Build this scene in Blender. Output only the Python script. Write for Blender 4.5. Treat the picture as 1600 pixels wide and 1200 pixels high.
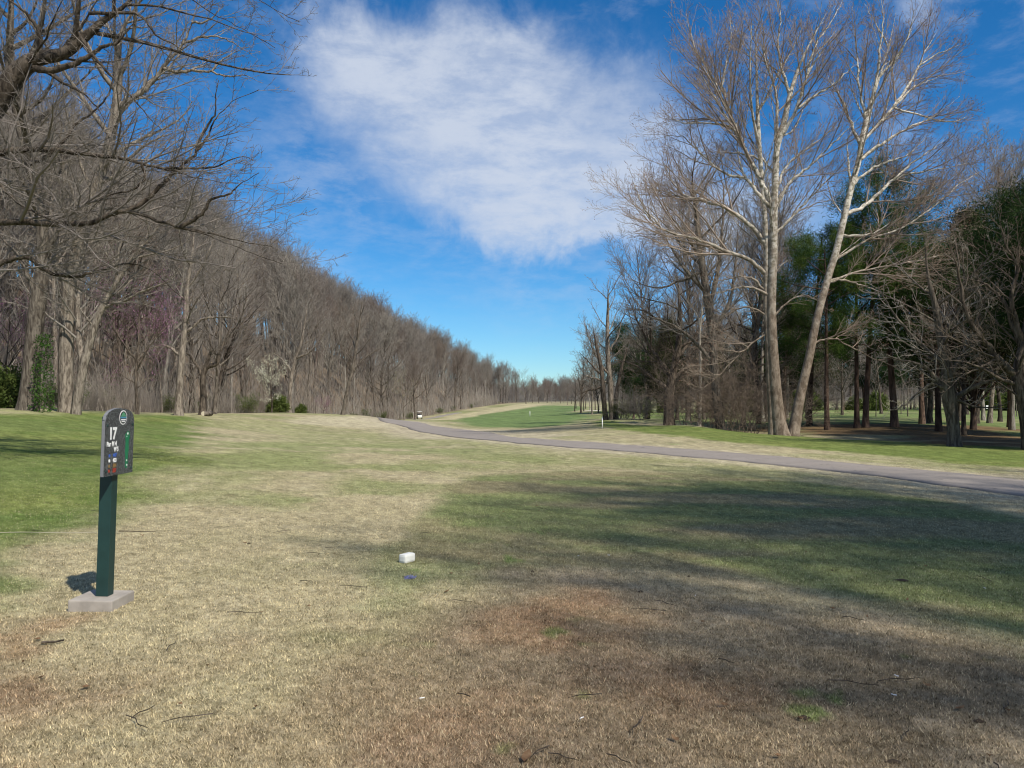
import bpy, math, random
import numpy as np
from math import radians, sin, cos, pi, tan, atan2, sqrt, exp

for o in list(bpy.data.objects):
    bpy.data.objects.remove(o)
scene = bpy.context.scene
COL = scene.collection

# ---------------------------------------------------------------- camera
EYE = 1.6
PITCH = radians(1.47)
cam_d = bpy.data.cameras.new("camera")
cam_d.sensor_width = 36.0
cam_d.lens = 36.0 * 1250 / 1600
cam_d.clip_start = 0.05
cam_d.clip_end = 6000
cam = bpy.data.objects.new("camera", cam_d)
COL.objects.link(cam)
cam.location = (0, 0, EYE)
cam.rotation_euler = (radians(90) + PITCH, 0, 0)
scene.camera = cam

# ---------------------------------------------------------------- light
SUN_EL = radians(47.5)
SX, SY = 0.63, -0.777                      # horizontal direction towards the sun
sd = bpy.data.lights.new("sun", 'SUN')
sd.energy = 4.9
sd.angle = radians(0.8)
sd.color = (1.0, 0.94, 0.83)
sun = bpy.data.objects.new("sun", sd)
COL.objects.link(sun)
n_ = sqrt(SX * SX + SY * SY)
sdir = (SX / n_ * cos(SUN_EL), SY / n_ * cos(SUN_EL), sin(SUN_EL))
import mathutils
V3 = mathutils.Vector
sun.rotation_euler = V3(sdir).to_track_quat('Z', 'Y').to_euler()
sun.location = (20, -20, 40)

scene.view_settings.view_transform = 'Standard'
scene.view_settings.look = 'None'
scene.view_settings.exposure = 0.18
scene.view_settings.gamma = 1.0
scene.render.engine = 'CYCLES'
scene.cycles.pixel_filter_type = 'BLACKMAN_HARRIS'
scene.cycles.filter_width = 1.1
scene.cycles.max_bounces = 4
scene.cycles.diffuse_bounces = 2
scene.cycles.glossy_bounces = 2
scene.cycles.transmission_bounces = 2
scene.cycles.transparent_max_bounces = 4

# ---------------------------------------------------------------- node helper
class NT:
    def __init__(s, tree):
        s.t = tree
        s.n = tree.nodes
        s.l = tree.links
    def node(s, typ, **kw):
        n = s.n.new(typ)
        for k, v in kw.items():
            if k == 'inp':
                for kk, vv in v.items():
                    s.put(n.inputs[kk], vv)
            else:
                setattr(n, k, v)
        return n
    def put(s, sock, v):
        if isinstance(v, bpy.types.NodeSocket):
            s.l.new(v, sock)
        else:
            sock.default_value = v
    def math(s, op, a, b=0.0, c=None, clamp=False):
        n = s.n.new('ShaderNodeMath'); n.operation = op; n.use_clamp = clamp
        s.put(n.inputs[0], a); s.put(n.inputs[1], b)
        if c is not None: s.put(n.inputs[2], c)
        return n.outputs[0]
    def mix(s, f, a, b, typ='MIX'):
        n = s.n.new('ShaderNodeMix'); n.data_type = 'RGBA'; n.blend_type = typ
        s.put(n.inputs[0], f); s.put(n.inputs[6], a); s.put(n.inputs[7], b)
        return n.outputs[2]
    def noise(s, vec, scale, detail=4, rough=0.55, dist=0.0):
        n = s.node('ShaderNodeTexNoise')
        n.inputs['Scale'].default_value = scale; n.inputs['Detail'].default_value = detail
        n.inputs['Roughness'].default_value = rough; n.inputs['Distortion'].default_value = dist
        s.put(n.inputs['Vector'], vec)
        return n.outputs['Fac']
    def ramp(s, f, a, b):
        n = s.node('ShaderNodeMapRange'); n.clamp = True; n.interpolation_type = 'SMOOTHSTEP'
        s.put(n.inputs[0], f); s.put(n.inputs[1], a); s.put(n.inputs[2], b)
        return n.outputs[0]

# ---------------------------------------------------------------- sky
world = bpy.data.worlds.new("World")
scene.world = world
world.use_nodes = True
w = NT(world.node_tree)
w.n.clear()
sky = w.node('ShaderNodeTexSky')
sky.sky_type = 'NISHITA'
sky.sun_disc = False
sky.sun_elevation = SUN_EL
sky.sun_rotation = atan2(SX, SY)
sky.altitude = 200
sky.air_density = 1.0
sky.dust_density = 0.1
sky.ozone_density = 2.6
hs = w.node('ShaderNodeHueSaturation')
hs.inputs['Saturation'].default_value = 1.18
hs.inputs['Value'].default_value = 1.0
tint = w.mix(1.0, sky.outputs[0], (0.76, 1.05, 1.30, 1), 'MULTIPLY')
w.l.new(tint, hs.inputs['Color'])
geo = w.node('ShaderNodeNewGeometry')
neg = w.node('ShaderNodeVectorMath', operation='SCALE')
w.l.new(geo.outputs['Incoming'], neg.inputs[0]); neg.inputs['Scale'].default_value = -1.0
tc = w.node('ShaderNodeTexCoord')
sep = w.node('ShaderNodeSeparateXYZ')
w.l.new(tc.outputs['Generated'], sep.inputs[0])
DX, DY, DZ = sep.outputs
el = w.math('ARCSINE', DZ)                          # elevation of the sky direction
az = w.math('ARCTAN2', DX, DY)                      # compass direction, 0 along the fairway
# cloud layer coordinates (a flat layer high above the ground)
dz = w.math('MAXIMUM', DZ, 0.03)
lx = w.math('DIVIDE', DX, dz); ly = w.math('DIVIDE', DY, dz)
lay = w.node('ShaderNodeCombineXYZ'); w.put(lay.inputs[0], lx); w.put(lay.inputs[1], ly)
ang = w.node('ShaderNodeCombineXYZ'); w.put(ang.inputs[0], az); w.put(ang.inputs[1], el)
nz = w.noise(ang.outputs[0], 3.2, 6, 0.6, 0.4)
warp = w.math('MULTIPLY', w.math('SUBTRACT', nz, 0.5), 0.20)
nz2 = w.noise(ang.outputs[0], 9.0, 6, 0.62, 0.3)
warp2 = w.math('MULTIPLY', w.math('SUBTRACT', nz2, 0.5), 0.17)
wsum = w.math('ADD', warp, warp2)
def half(nx, ny, px, py, soft):
    """1 inside a half plane in (azimuth, elevation), through the direction of (px, py)"""
    a0 = math.atan((px - 800) / 1250); e0 = math.atan((632 - py) / 1250 * cos(a0))
    d = w.math('ADD', w.math('MULTIPLY', w.math('SUBTRACT', az, a0), nx), w.math('MULTIPLY', w.math('SUBTRACT', el, e0), ny))
    d = w.math('ADD', d, wsum)
    return w.ramp(d, -soft, soft)
def hp(p, q, soft):
    def ae(px, py):
        a0 = math.atan((px - 800) / 1250); return a0, math.atan((632 - py) / 1250 * cos(a0))
    a, b = ae(*p), ae(*q)
    dx, dy = b[0] - a[0], b[1] - a[1]; L = sqrt(dx * dx + dy * dy)
    return half(-dy / L, dx / L, p[0], p[1], soft)   # inside lies to the left of p->q
m1 = hp((455, 110), (700, 360), 0.080)               # lower left slope
m1 = w.math('MULTIPLY', m1, hp((680, 390), (1060, 398), 0.028))
m1 = w.math('MULTIPLY', m1, hp((1190, 330), (900, 60), 0.11))
m1 = w.math('MULTIPLY', m1, hp((900, 50), (480, 0), 0.05))
m1 = w.math('MULTIPLY', m1, hp((440, -20), (440, 300), 0.05))
# second lobe towards the right, lower
stretch = w.node('ShaderNodeMapping')
stretch.inputs['Scale'].default_value = (1.0, 2.6, 1.0)
stretch.inputs['Rotation'].default_value = (0, 0, radians(22))
w.l.new(ang.outputs[0], stretch.inputs['Vector'])
fine = w.noise(stretch.outputs[0], 11, 8, 0.66, 0.15)
wisp = w.ramp(fine, 0.30, 0.62)
body = w.math('MULTIPLY', m1, w.math('ADD', w.math('MULTIPLY', wisp, 0.32), 0.57))
# thin veil to the left of the big cloud and scattered wisps elsewhere
veil = w.math('MULTIPLY', hp((420, -40), (420, 300), 0.16), hp((560, 330), (420, 190), 0.02))
v2 = hp((330, 330), (620, 420), 0.10)
v2 = w.math('MULTIPLY', v2, hp((640, 120), (400, -60), 0.12))
v2 = w.math('MULTIPLY', v2, hp((400, 0), (400, 300), 0.08))
v2 = w.math('MULTIPLY', v2, w.math('MULTIPLY', w.ramp(fine, 0.35, 0.7), 0.34))
# scattered small clouds on the right part of the sky
puff = w.noise(ang.outputs[0], 7.5, 7, 0.62, 0.2)
sc = w.math('MULTIPLY', w.ramp(puff, 0.47, 0.72), 0.62)
scm = w.math('MULTIPLY', hp((1350, 400), (1340, 0), 0.10), 1.0)
scr = w.math('SUBTRACT', 1.0, scm)
sc1 = w.math('MULTIPLY', sc, scr)
high = w.ramp(el, 0.20, 0.36)
sc1 = w.math('MULTIPLY', sc1, high)
thin = w.math('MULTIPLY', w.math('MULTIPLY', w.ramp(fine, 0.45, 0.75), 0.17), w.ramp(el, 0.12, 0.24))
# unseen bank of thin cloud, added behind the viewer for whiter, brighter fill light
rn = w.noise(tc.outputs['Generated'], 3.0, 6, 0.6, 0.2)
rear_fill = w.math('MULTIPLY', w.ramp(rn, 0.34, 0.60), w.math('MULTIPLY', w.ramp(DY, 0.30, -0.10), 0.52))
cl = w.math('MAXIMUM', w.math('MAXIMUM', body, v2), w.math('MAXIMUM', w.math('MAXIMUM', sc1, thin), rear_fill), clamp=True)
tone = w.noise(ang.outputs[0], 5.0, 5, 0.6)
cc = w.mix(tone, (6.1, 6.8, 8.1, 1), (7.1, 7.7, 8.8, 1))
skyc = w.mix(cl, hs.outputs[0], cc)
bg = w.node('ShaderNodeBackground')
bg.inputs['Strength'].default_value = 0.085
w.l.new(skyc, bg.inputs['Color'])
out = w.node('ShaderNodeOutputWorld')
w.l.new(bg.outputs[0], out.inputs[0])

# ---------------------------------------------------------------- noise and geometry helpers
def _hash(ix, iy, seed):
    h = (ix.astype(np.int64) * 374761393 + iy.astype(np.int64) * 668265263 + seed * 1442695041) & 0xffffffff
    h = ((h ^ (h >> 13)) * 1274126177) & 0xffffffff
    h = (h ^ (h >> 16)) & 0xffffffff
    return h / 4294967295.0
def vnoise(x, y, seed=0):
    ix = np.floor(x); iy = np.floor(y); fx = x - ix; fy = y - iy
    fx = fx * fx * (3 - 2 * fx); fy = fy * fy * (3 - 2 * fy)
    a = _hash(ix, iy, seed); b = _hash(ix + 1, iy, seed); c = _hash(ix, iy + 1, seed); d = _hash(ix + 1, iy + 1, seed)
    return (a * (1 - fx) + b * fx) * (1 - fy) + (c * (1 - fx) + d * fx) * fy
def fbm(x, y, s, seed=0, o=4):
    r = 0; amp = 1; tot = 0
    for i in range(o):
        r = r + amp * vnoise(x / s * 2 ** i + 17.3 * i, y / s * 2 ** i - 9.1 * i, seed + i)
        tot += amp; amp *= 0.55
    return r / tot
def sst(a, b, x):
    t = np.clip((x - a) / (b - a), 0, 1)
    return t * t * (3 - 2 * t)

def ray(px, py):
    u = (px - 800) / 1250; v = (600 - py) / 1250
    return u, cos(PITCH) - v * sin(PITCH), sin(PITCH) + v * cos(PITCH)
def at(px, py, d):
    """the point seen at (px, py) that stands d metres down the fairway"""
    x, y, z = ray(px, py)
    return (x / y * d, d, EYE + z / y * d)

# ---------------------------------------------------------------- terrain
ctrl = [(0, 0, 0), (-3.2, 6.4, 0), (3, 6, 0), (0, 12, 0), (9, 15, 0), (16, 16, 0), (-10, 12, .15), (-10, 4, .1), (10, 2, 0), (0, -12, 0),
        (25, -25, 0), (-25, -25, .5), (0, -60, 0), (60, 0, 0), (-60, 0, 2.5), (70, -70, 0), (-70, -70, 2),
        (0, -300, 0), (300, 0, 1), (-300, 0, 12), (40, 20, 0), (-40, 20, 2.2), (0, 22, 0), (-8, 24, .2), (-14, 22, .55), (19, 35, 0.0), (21, 45, -.45), (14, 52, -.4), (30, 48, -.45)]
for px, py, d in [(40, 640, 36), (-250, 640, 36), (150, 641, 42), (300, 645, 62), (430, 645, 88), (520, 648, 92), (565, 649.5, 88), (600, 656, 96),
                  (655, 655, 205), (800, 688, 38), (700, 676, 55), (640, 664, 74), (740, 652, 165), (850, 668, 85), (850, 650, 200),
                  (830, 631, 400), (760, 640, 300), (955, 656, 75), (1045, 663, 64), (1222, 680, 42), (1490, 697, 31), (1400, 667, 57),
                  (1265, 665, 60), (1300, 641, 150), (1500, 641, 150), (1700, 641, 150), (1100, 668, 50), (910, 643, 190), (930, 634, 380), (700, 634, 400),
                  (1300, 628, 400), (450, 672, 45), (300, 690, 28), (200, 665, 34)]:
    ctrl.append(at(px, py, d))
for a in range(0, 360, 20):
    ctrl.append((900 * sin(radians(a)), 900 * cos(radians(a)), 9.0))
    ctrl.append((2200 * sin(radians(a)), 2200 * cos(radians(a)), 45.0))
ctrl = np.array(ctrl)
def warpc(x, y):
    r = np.hypot(x, y) + 1e-9
    k = np.log1p(r / 12.0) / r
    return x * k, y * k
cx_, cy_ = warpc(ctrl[:, 0], ctrl[:, 1])
def kern(d2):
    return np.sqrt(d2 + 0.05 ** 2)
_A = kern((cx_[:, None] - cx_[None]) ** 2 + (cy_[:, None] - cy_[None]) ** 2)
_W = np.linalg.solve(_A + 0.0004 * np.eye(len(ctrl)), ctrl[:, 2])
# edge of the wood on the left (runs away beside the hole); the hill rises behind it
EDGE = np.array([(-60, -60), (-40, 0), (-27, 34), (-29, 60), (-31, 88), (-31, 125), (-28, 170), (-24, 260), (-6, 420), (10, 520)], float)
def edge_x(y):
    return np.interp(y, EDGE[:, 1], EDGE[:, 0])
def hill(x, y):
    d = edge_x(y) - x
    d = d * np.where(y > 420, np.clip((560 - y) / 140, 0, 1), 1) * np.clip((y + 80) / 80, 0.2, 1)
    amp = np.interp(y, [0, 60, 100, 170, 300, 450, 560], [17, 22, 31, 37, 33, 22, 0])
    dd = np.maximum(d - 3, 0)
    return amp * (1 - np.exp(-dd / 42.0)) * sst(0, 10, dd)
def terr(x, y):
    x = np.asarray(x, float); y = np.asarray(y, float)
    sh = x.shape; xf = x.ravel(); yf = y.ravel()
    ox, oy = warpc(xf, yf)
    z = np.zeros(len(xf))
    for i in range(len(ctrl)):
        z += _W[i] * kern((ox - cx_[i]) ** 2 + (oy - cy_[i]) ** 2)
    z += hill(xf, yf)
    r = np.hypot(xf, yf)
    z += (fbm(xf, yf, 9.0, 5, 3) - 0.5) * 0.16 * sst(8, 40, r)
    z += (fbm(xf, yf, 1.6, 9, 3) - 0.5) * 0.03
    z += (fbm(xf, yf, 140., 15, 3) - 0.5) * 22 * sst(650, 1300, r)
    return z.reshape(sh)
def tz(x, y):
    return float(terr(np.array([x]), np.array([y]))[0])
def hit(px, py, d0=2.0, d1=900.0):
    """where the line of sight through (px, py) first meets the ground"""
    ds = d0 * (d1 / d0) ** np.linspace(0, 1, 1200)
    x, y, z = ray(px, py)
    X = x / y * ds; Z = EYE + z / y * ds
    g = terr(X, ds)
    below = np.where(Z < g)[0]
    i = below[0] if len(below) else len(ds) - 1
    return float(X[i]), float(ds[i])

# centreline of the cart path
pw = [hit(*p) for p in [(1600, 764), (1400, 739), (1200, 719), (1000, 702.5), (900, 695), (800, 687), (720, 678), (665, 668), (632, 661)]]
dx, dy = pw[0][0] - pw[1][0], pw[0][1] - pw[1][1]
pw = [(pw[0][0] + dx * k, pw[0][1] + dy * k - .05 * k * k) for k in (9, 6, 4, 2.5, 1.2)] + pw
pw += [(-17, 112), (-22, 132), (-23.5, 160), (-22.5, 190), (-21, 225), (-18, 270)]
def catmull(P, n):
    P = np.array(P, float); out = []
    P = np.vstack([2 * P[0] - P[1], P, 2 * P[-1] - P[-2]])
    for i in range(1, len(P) - 2):
        for k in range(n):
            t_ = k / n
            out.append(.5 * ((2 * P[i]) + (-P[i - 1] + P[i + 1]) * t_ + (2 * P[i - 1] - 5 * P[i] + 4 * P[i + 1] - P[i + 2]) * t_ ** 2 + (-P[i - 1] + 3 * P[i] - 3 * P[i + 1] + P[i + 2]) * t_ ** 3))
    out.append(P[-2])
    return np.array(out)
cl_ = catmull(pw, 24)
PATHC = cl_

# ---------------------------------------------------------------- ground colours (albedo), shared by the sheet and the blades
def inpoly(x, y, poly):
    """signed distance to a polygon, positive inside"""
    P = np.array(poly); n = len(P)
    ins = np.zeros(x.shape, bool); best = np.full(x.shape, 1e9)
    for i in range(n):
        ax, ay = P[i]; bx, by = P[(i + 1) % n]
        c = ((ay > y) != (by > y)) & (x < (bx - ax) * (y - ay) / (by - ay + 1e-12) + ax)
        ins ^= c
        ex, ey = bx - ax, by - ay
        t = np.clip(((x - ax) * ex + (y - ay) * ey) / (ex * ex + ey * ey + 1e-12), 0, 1)
        best = np.minimum(best, np.hypot(x - ax - t * ex, y - ay - t * ey))
    return np.where(ins, best, -best)
def Z_(pts):
    return [hit(*p) for p in pts]
Z_LEFT = Z_([(-600, 652), (0, 650), (150, 645), (285, 650), (318, 672), (300, 700), (262, 735), (232, 760), (170, 790), (110, 850), (40, 885), (-120, 960), (-600, 1100)])
Z_TEE = Z_([(725, 744), (900, 736), (1100, 741), (1300, 757), (1480, 785), (1700, 830), (2300, 950), (2300, 1190), (1500, 985), (1150, 905), (900, 885), (640, 872), (640, 830)])
Z_BAND = Z_([(470, 1010), (600, 1010), (720, 930), (780, 850), (820, 760), (720, 760), (650, 850), (560, 930)])
Z_DEAD = Z_([(700, 950), (900, 890), (1150, 905), (1500, 985), (2200, 1150), (2200, 2400), (700, 2400), (640, 1150)])
Z_RUST = [(Z_([(820, 930), (1000, 925), (1080, 960), (1000, 1005), (850, 1000)]), 1.0),
          (Z_([(-100, 985), (130, 965), (180, 1010), (60, 1080), (-150, 1130)]), 1.0),
          (Z_([(230, 1015), (380, 1010), (400, 1060), (240, 1065)]), 0.9),
          (Z_([(0, 1110), (260, 1120), (200, 1200), (-50, 1230)]), 0.6),
          (Z_([(930, 1040), (1090, 1030), (1120, 1100), (960, 1090)]), .7),
          (Z_([(600, 1090), (740, 1090), (720, 1150), (620, 1150)]), .7),
          (Z_([(840, 740), (1050, 742), (1040, 785), (860, 780)]), -0.0)]
Z_MID = Z_([(330, 690), (560, 690), (760, 705), (900, 722), (720, 735), (600, 790), (380, 800), (330, 740)])
Z_STRIP = Z_([(905, 655), (960, 660), (1080, 667), (1240, 681), (1400, 690), (1620, 700), (2100, 735), (2100, 790), (1620, 733), (1420, 716), (1250, 700), (1080, 686), (960, 671)])
Z_FAIR = Z_([(712, 655), (745, 648), (800, 641), (850, 633.5), (905, 634), (915, 639), (890, 644), (925, 652), (900, 657), (890, 664), (800, 668), (735, 667)])
Z_BANK = Z_([(655, 657), (700, 650), (760, 641), (800, 633), (860, 631), (840, 634), (800, 641), (745, 649), (712, 656)])
Z_MOUND = Z_([(470, 651), (560, 650.5), (610, 658), (650, 666), (560, 669), (450, 662)])
FIELD = [(20, 55), (12, 70), (14, 100), (20, 200), (200, 260), (300, 100), (120, 40), (40, 45), (30, 42)]
PINEBED = Z_([(1180, 677), (1240, 674), (1330, 684), (1480, 696), (1640, 702), (1900, 700), (1640, 668), (1470, 664), (1300, 662), (1180, 664)])
def gcol(x, y):
    r = np.hypot(x, y)
    def c(*v): return np.array(v)[None, :]
    def mixc(C, f, col): f = f[:, None]; return C * (1 - f) + col * f
    n1 = fbm(x, y, 2.2, 21, 4); n2 = fbm(x, y, 7.0, 33, 4); n3 = fbm(x, y, .55, 44, 3); n4 = fbm(x, y, 25., 55, 3)
    C = np.repeat(c(.335, .290, .175), len(x), 0)
    C = mixc(C, .55 * sst(.46, .66, n2) * sst(3, 12, r), c(.20, .225, .085))
    C = mixc(C, .45 * sst(.45, .7, n1), c(.235, .225, .120))
    C = mixc(C, .5 * sst(.52, .72, n3), c(.385, .335, .215))
    C = mixc(C, .75 * sst(.50, .70, n4) * sst(30, 60, r), c(.18, .20, .075))
    def z(poly, soft, nz=0.0):
        s = inpoly(x, y, poly) + (n1 - .5) * nz + (n3 - .5) * nz * .5
        return sst(-soft, soft, s)
    C = mixc(C, .72 * z(Z_MID, 1.6, 3.5) * sst(.3, .55, n1), c(.195, .22, .085))
    C = mixc(C, .60 * z(Z_BAND, .5, 1.2) * sst(.35, .6, n1 * .5 + n3 * .5), c(.17, .20, .08))
    C = mixc(C, .92 * z(Z_LEFT, .9, 3.0), c(.112, .150, .040))
    m = z(Z_LEFT, 1.5, 3.0)
    C = mixc(C, m * .5 * sst(.5, .7, n2), c(.20, .215, .065))
    C = mixc(C, m * .5 * sst(.5, .68, fbm(x, y * 3, 3.0, 71, 3)), c(.07, .12, .024))
    tee = z(Z_TEE, .30, .8)
    C = mixc(C, .90 * tee, c(.150, .175, .068))
    C = mixc(C, tee * .85 * sst(.44, .62, fbm(x * .45, y, 1.7, 81, 4)), c(.23, .195, .112))
    dead = z(Z_DEAD, .7, 1.4)
    C = mixc(C, .9 * dead, c(.255, .202, .130))
    C = mixc(C, dead * .6 * sst(.5, .7, n1), c(.135, .108, .070))
    C = mixc(C, dead * .5 * sst(.52, .7, n3), c(.32, .265, .18))
    for P, a in Z_RUST:
        if a > 0:
            C = mixc(C, a * .75 * z(P, .35, 1.4) * sst(.32, .62, n1 * .4 + n3 * .6), c(.235, .145, .080))
    # small tufts of fresh green
    g = sst(.74, .84, fbm(x, y, .30, 91, 3)) * sst(.56, .68, n1)
    C = mixc(C, .7 * g, c(.12, .19, .045))
    C = mixc(C, .8 * z(FIELD, 5, 6), c(.105, .155, .04))
    fl = z(FIELD, 5, 6)
    C = mixc(C, fl * .6 * sst(.5, .62, fbm(x * .12, y, 6.0, 77, 3)), c(.24, .24, .105))
    C = mixc(C, .95 * z(Z_STRIP, .5, 1.8), c(.120, .158, .038))
    C = mixc(C, z(Z_STRIP, .8, 1.5) * .6 * sst(.5, .68, fbm(x * .3, y, 1.5, 78, 3)), c(.19, .205, .065))
    C = mixc(C, .95 * z(Z_FAIR, 1.5, 4), c(.125, .180, .062))
    C = mixc(C, .9 * z(Z_BANK, .8, 2), c(.40, .35, .21))
    C = mixc(C, .75 * z(Z_MOUND, 1.0, 2), c(.42, .37, .25))
    C = mixc(C, .85 * z(PINEBED, 1.2, 4) * sst(.4, .55, n2), c(.15, .088, .05))
    # leaf litter on the wooded hill
    wd = sst(-1.0, 2.5, edge_x(y) - x + (n1 - .5) * 3 + (n2 - .5) * 4)
    lit = c(.165, .125, .088) * (.7 + .6 * n3[:, None])
    C = C * (1 - wd[:, None]) + lit * wd[:, None]
    far = sst(420, 620, r)
    C = mixc(C, far, c(.10, .088, .07))
    # browner, thinner turf towards the lower left
    lo = sst(6.8, 4.2, y) * sst(3.0, -1.5, x) * (r < 14)
    C = mixc(C, .65 * lo * sst(.35, .62, n1), c(.225, .165, .105))
    # pale worn dirt along the cart path
    if PATHC is not None:
        dm = np.full(len(x), 1e9); k_ = (r < 130) & (x > -30) & (y > 5)
        if k_.any():
            xx, yy = x[k_], y[k_]; d_ = np.full(len(xx), 1e9)
            for p in PATHC[::3]: d_ = np.minimum(d_, (xx - p[0]) ** 2 + (yy - p[1]) ** 2)
            dm[k_] = np.sqrt(d_)
        C = mixc(C, .75 * sst(2.5, 1.35, dm * np.where(y > 40, .42, 1) + (n3 - .5) * 1.2), c(.40, .345, .245))
    cl2 = fbm(x, y, .05, 123, 2)
    return np.clip(C * (.62 + .76 * cl2[:, None] * 1.0), 0, 1)

# ---------------------------------------------------------------- mesh helpers
def mesh_np(name, verts, faces4=None, faces3=None, smooth=True, mats=(), midx=None, color=None):
    me = bpy.data.meshes.new(name)
    nv = len(verts)
    f4 = np.zeros((0, 4), np.int32) if faces4 is None else np.asarray(faces4, np.int32)
    f3 = np.zeros((0, 3), np.int32) if faces3 is None else np.asarray(faces3, np.int32)
    me.vertices.add(nv)
    me.vertices.foreach_set('co', np.asarray(verts, np.float32).ravel())
    nl = f4.size + f3.size
    me.loops.add(nl)
    me.loops.foreach_set('vertex_index', np.concatenate([f4.ravel(), f3.ravel()]).astype(np.int32))
    npoly = len(f4) + len(f3)
    me.polygons.add(npoly)
    ls = np.concatenate([np.arange(len(f4)) * 4, len(f4) * 4 + np.arange(len(f3)) * 3]).astype(np.int32)
    me.polygons.foreach_set('loop_start', ls)
    me.update(calc_edges=True)
    if smooth:
        me.polygons.foreach_set('use_smooth', np.ones(npoly, bool))
    if midx is not None:
        me.polygons.foreach_set('material_index', np.asarray(midx, np.int32))
    for m in mats:
        me.materials.append(m)
    if color is not None:
        a = me.color_attributes.new('Col', 'FLOAT_COLOR', 'POINT')
        cc = np.ones((nv, 4), np.float32); cc[:, :3] = color
        a.data.foreach_set('color', cc.ravel())
    return me
def link(name, me, parent=None, loc=None):
    o = bpy.data.objects.new(name, me)
    COL.objects.link(o)
    if parent is not None: o.parent = parent
    if loc is not None: o.location = loc
    return o
def tag(o, label=None, cat=None, group=None, kind=None):
    if label: o['label'] = label
    if cat: o['category'] = cat
    if group: o['group'] = group
    if kind: o['kind'] = kind
    return o
def thing(name, loc, label, cat, group=None, rz=0.0, sc=1.0):
    o = bpy.data.objects.new(name, None)
    o.empty_display_size = 0.3
    COL.objects.link(o)
    o.location = loc; o.rotation_euler = (0, 0, rz)
    o.scale = (sc, sc, sc) if not isinstance(sc, tuple) else sc
    return tag(o, label, cat, group)
class MB:
    def __init__(s): s.v = []; s.f = []
    def box(s, c, size, rz=0.0, bev=0.0):
        x, y, z = size[0] / 2, size[1] / 2, size[2] / 2
        if bev <= 0:
            pts = [(-x, -y, -z), (x, -y, -z), (x, y, -z), (-x, y, -z), (-x, -y, z), (x, -y, z), (x, y, z), (-x, y, z)]
            fs = [(3, 2, 1, 0), (4, 5, 6, 7), (0, 1, 5, 4), (1, 2, 6, 5), (2, 3, 7, 6), (3, 0, 4, 7)]
        else:
            import bmesh
            bm = bmesh.new(); bmesh.ops.create_cube(bm, size=1.0)
            for v in bm.verts: v.co = (v.co.x * size[0], v.co.y * size[1], v.co.z * size[2])
            bmesh.ops.bevel(bm, geom=list(bm.edges), offset=bev, segments=2, affect='EDGES', profile=.6)
            bm.verts.ensure_lookup_table()
            pts = [tuple(v.co) for v in bm.verts]; fs = [tuple(v.index for v in f.verts) for f in bm.faces]
            bm.free()
        b = len(s.v); cr, sr = cos(rz), sin(rz)
        for p in pts:
            s.v.append((c[0] + p[0] * cr - p[1] * sr, c[1] + p[0] * sr + p[1] * cr, c[2] + p[2]))
        s.f += [tuple(i + b for i in f) for f in fs]
        return s
    def cyl(s, p, q, r0, r1=None, n=12):
        r1 = r0 if r1 is None else r1
        p = V3(p); q = V3(q); t = (q - p).normalized()
        a = t.orthogonal().normalized(); bb = t.cross(a)
        b = len(s.v)
        for P, r in ((p, r0), (q, r1)):
            for i in range(n):
                th = 2 * pi * i / n
                s.v.append(tuple(P + a * cos(th) * r + bb * sin(th) * r))
        for i in range(n):
            j = (i + 1) % n
            s.f.append((b + i, b + j, b + n + j, b + n + i))
        s.f.append(tuple(b + n - 1 - i for i in range(n))); s.f.append(tuple(b + n + i for i in range(n)))
        return s
    def prism(s, poly, y0, y1, axis='x'):
        """polygon in the (y, z) plane extruded along x, or (x, z) along y"""
        b = len(s.v); n = len(poly)
        for t in (y0, y1):
            for a_, z_ in poly:
                s.v.append((t, a_, z_) if axis == 'x' else (a_, t, z_))
        for i in range(n):
            j = (i + 1) % n
            s.f.append((b + i, b + j, b + n + j, b + n + i))
        s.f.append(tuple(b + n - 1 - i for i in range(n))); s.f.append(tuple(b + n + i for i in range(n)))
        return s
    def build(s, name, mat, parent=None, loc=None, smooth=False):
        me = bpy.data.meshes.new(name); me.from_pydata(s.v, [], s.f); me.update()
        import bmesh
        bm = bmesh.new(); bm.from_mesh(me); bmesh.ops.recalc_face_normals(bm, faces=bm.faces); bm.to_mesh(me); bm.free()
        if smooth:
            for p in me.polygons: p.use_smooth = True
        me.materials.append(mat)
        return link(name, me, parent, loc)

# ---------------------------------------------------------------- materials
def mat(name, rough=0.9):
    m = bpy.data.materials.new(name); m.use_nodes = True
    t = NT(m.node_tree)
    b = t.n['Principled BSDF']
    b.inputs['Roughness'].default_value = rough
    b.inputs['Specular IOR Level'].default_value = 0.25
    return m, t, b
def plain(name, col, rough=0.6, spec=0.3, vary=0.12, scale=30.):
    m, t, b = mat(name, rough)
    b.inputs['Specular IOR Level'].default_value = spec
    tc = t.node('ShaderNodeTexCoord')
    n = t.noise(tc.outputs['Object'], scale, 4, .6)
    f = t.math('ADD', t.math('MULTIPLY', n, 2 * vary), 1 - vary)
    c = t.mix(1.0, (*col, 1), (0, 0, 0, 1), 'MULTIPLY')
    h = t.node('ShaderNodeHueSaturation'); h.inputs['Color'].default_value = (*col, 1)
    t.put(h.inputs['Value'], f); t.l.new(h.outputs[0], b.inputs['Base Color'])
    return m
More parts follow.
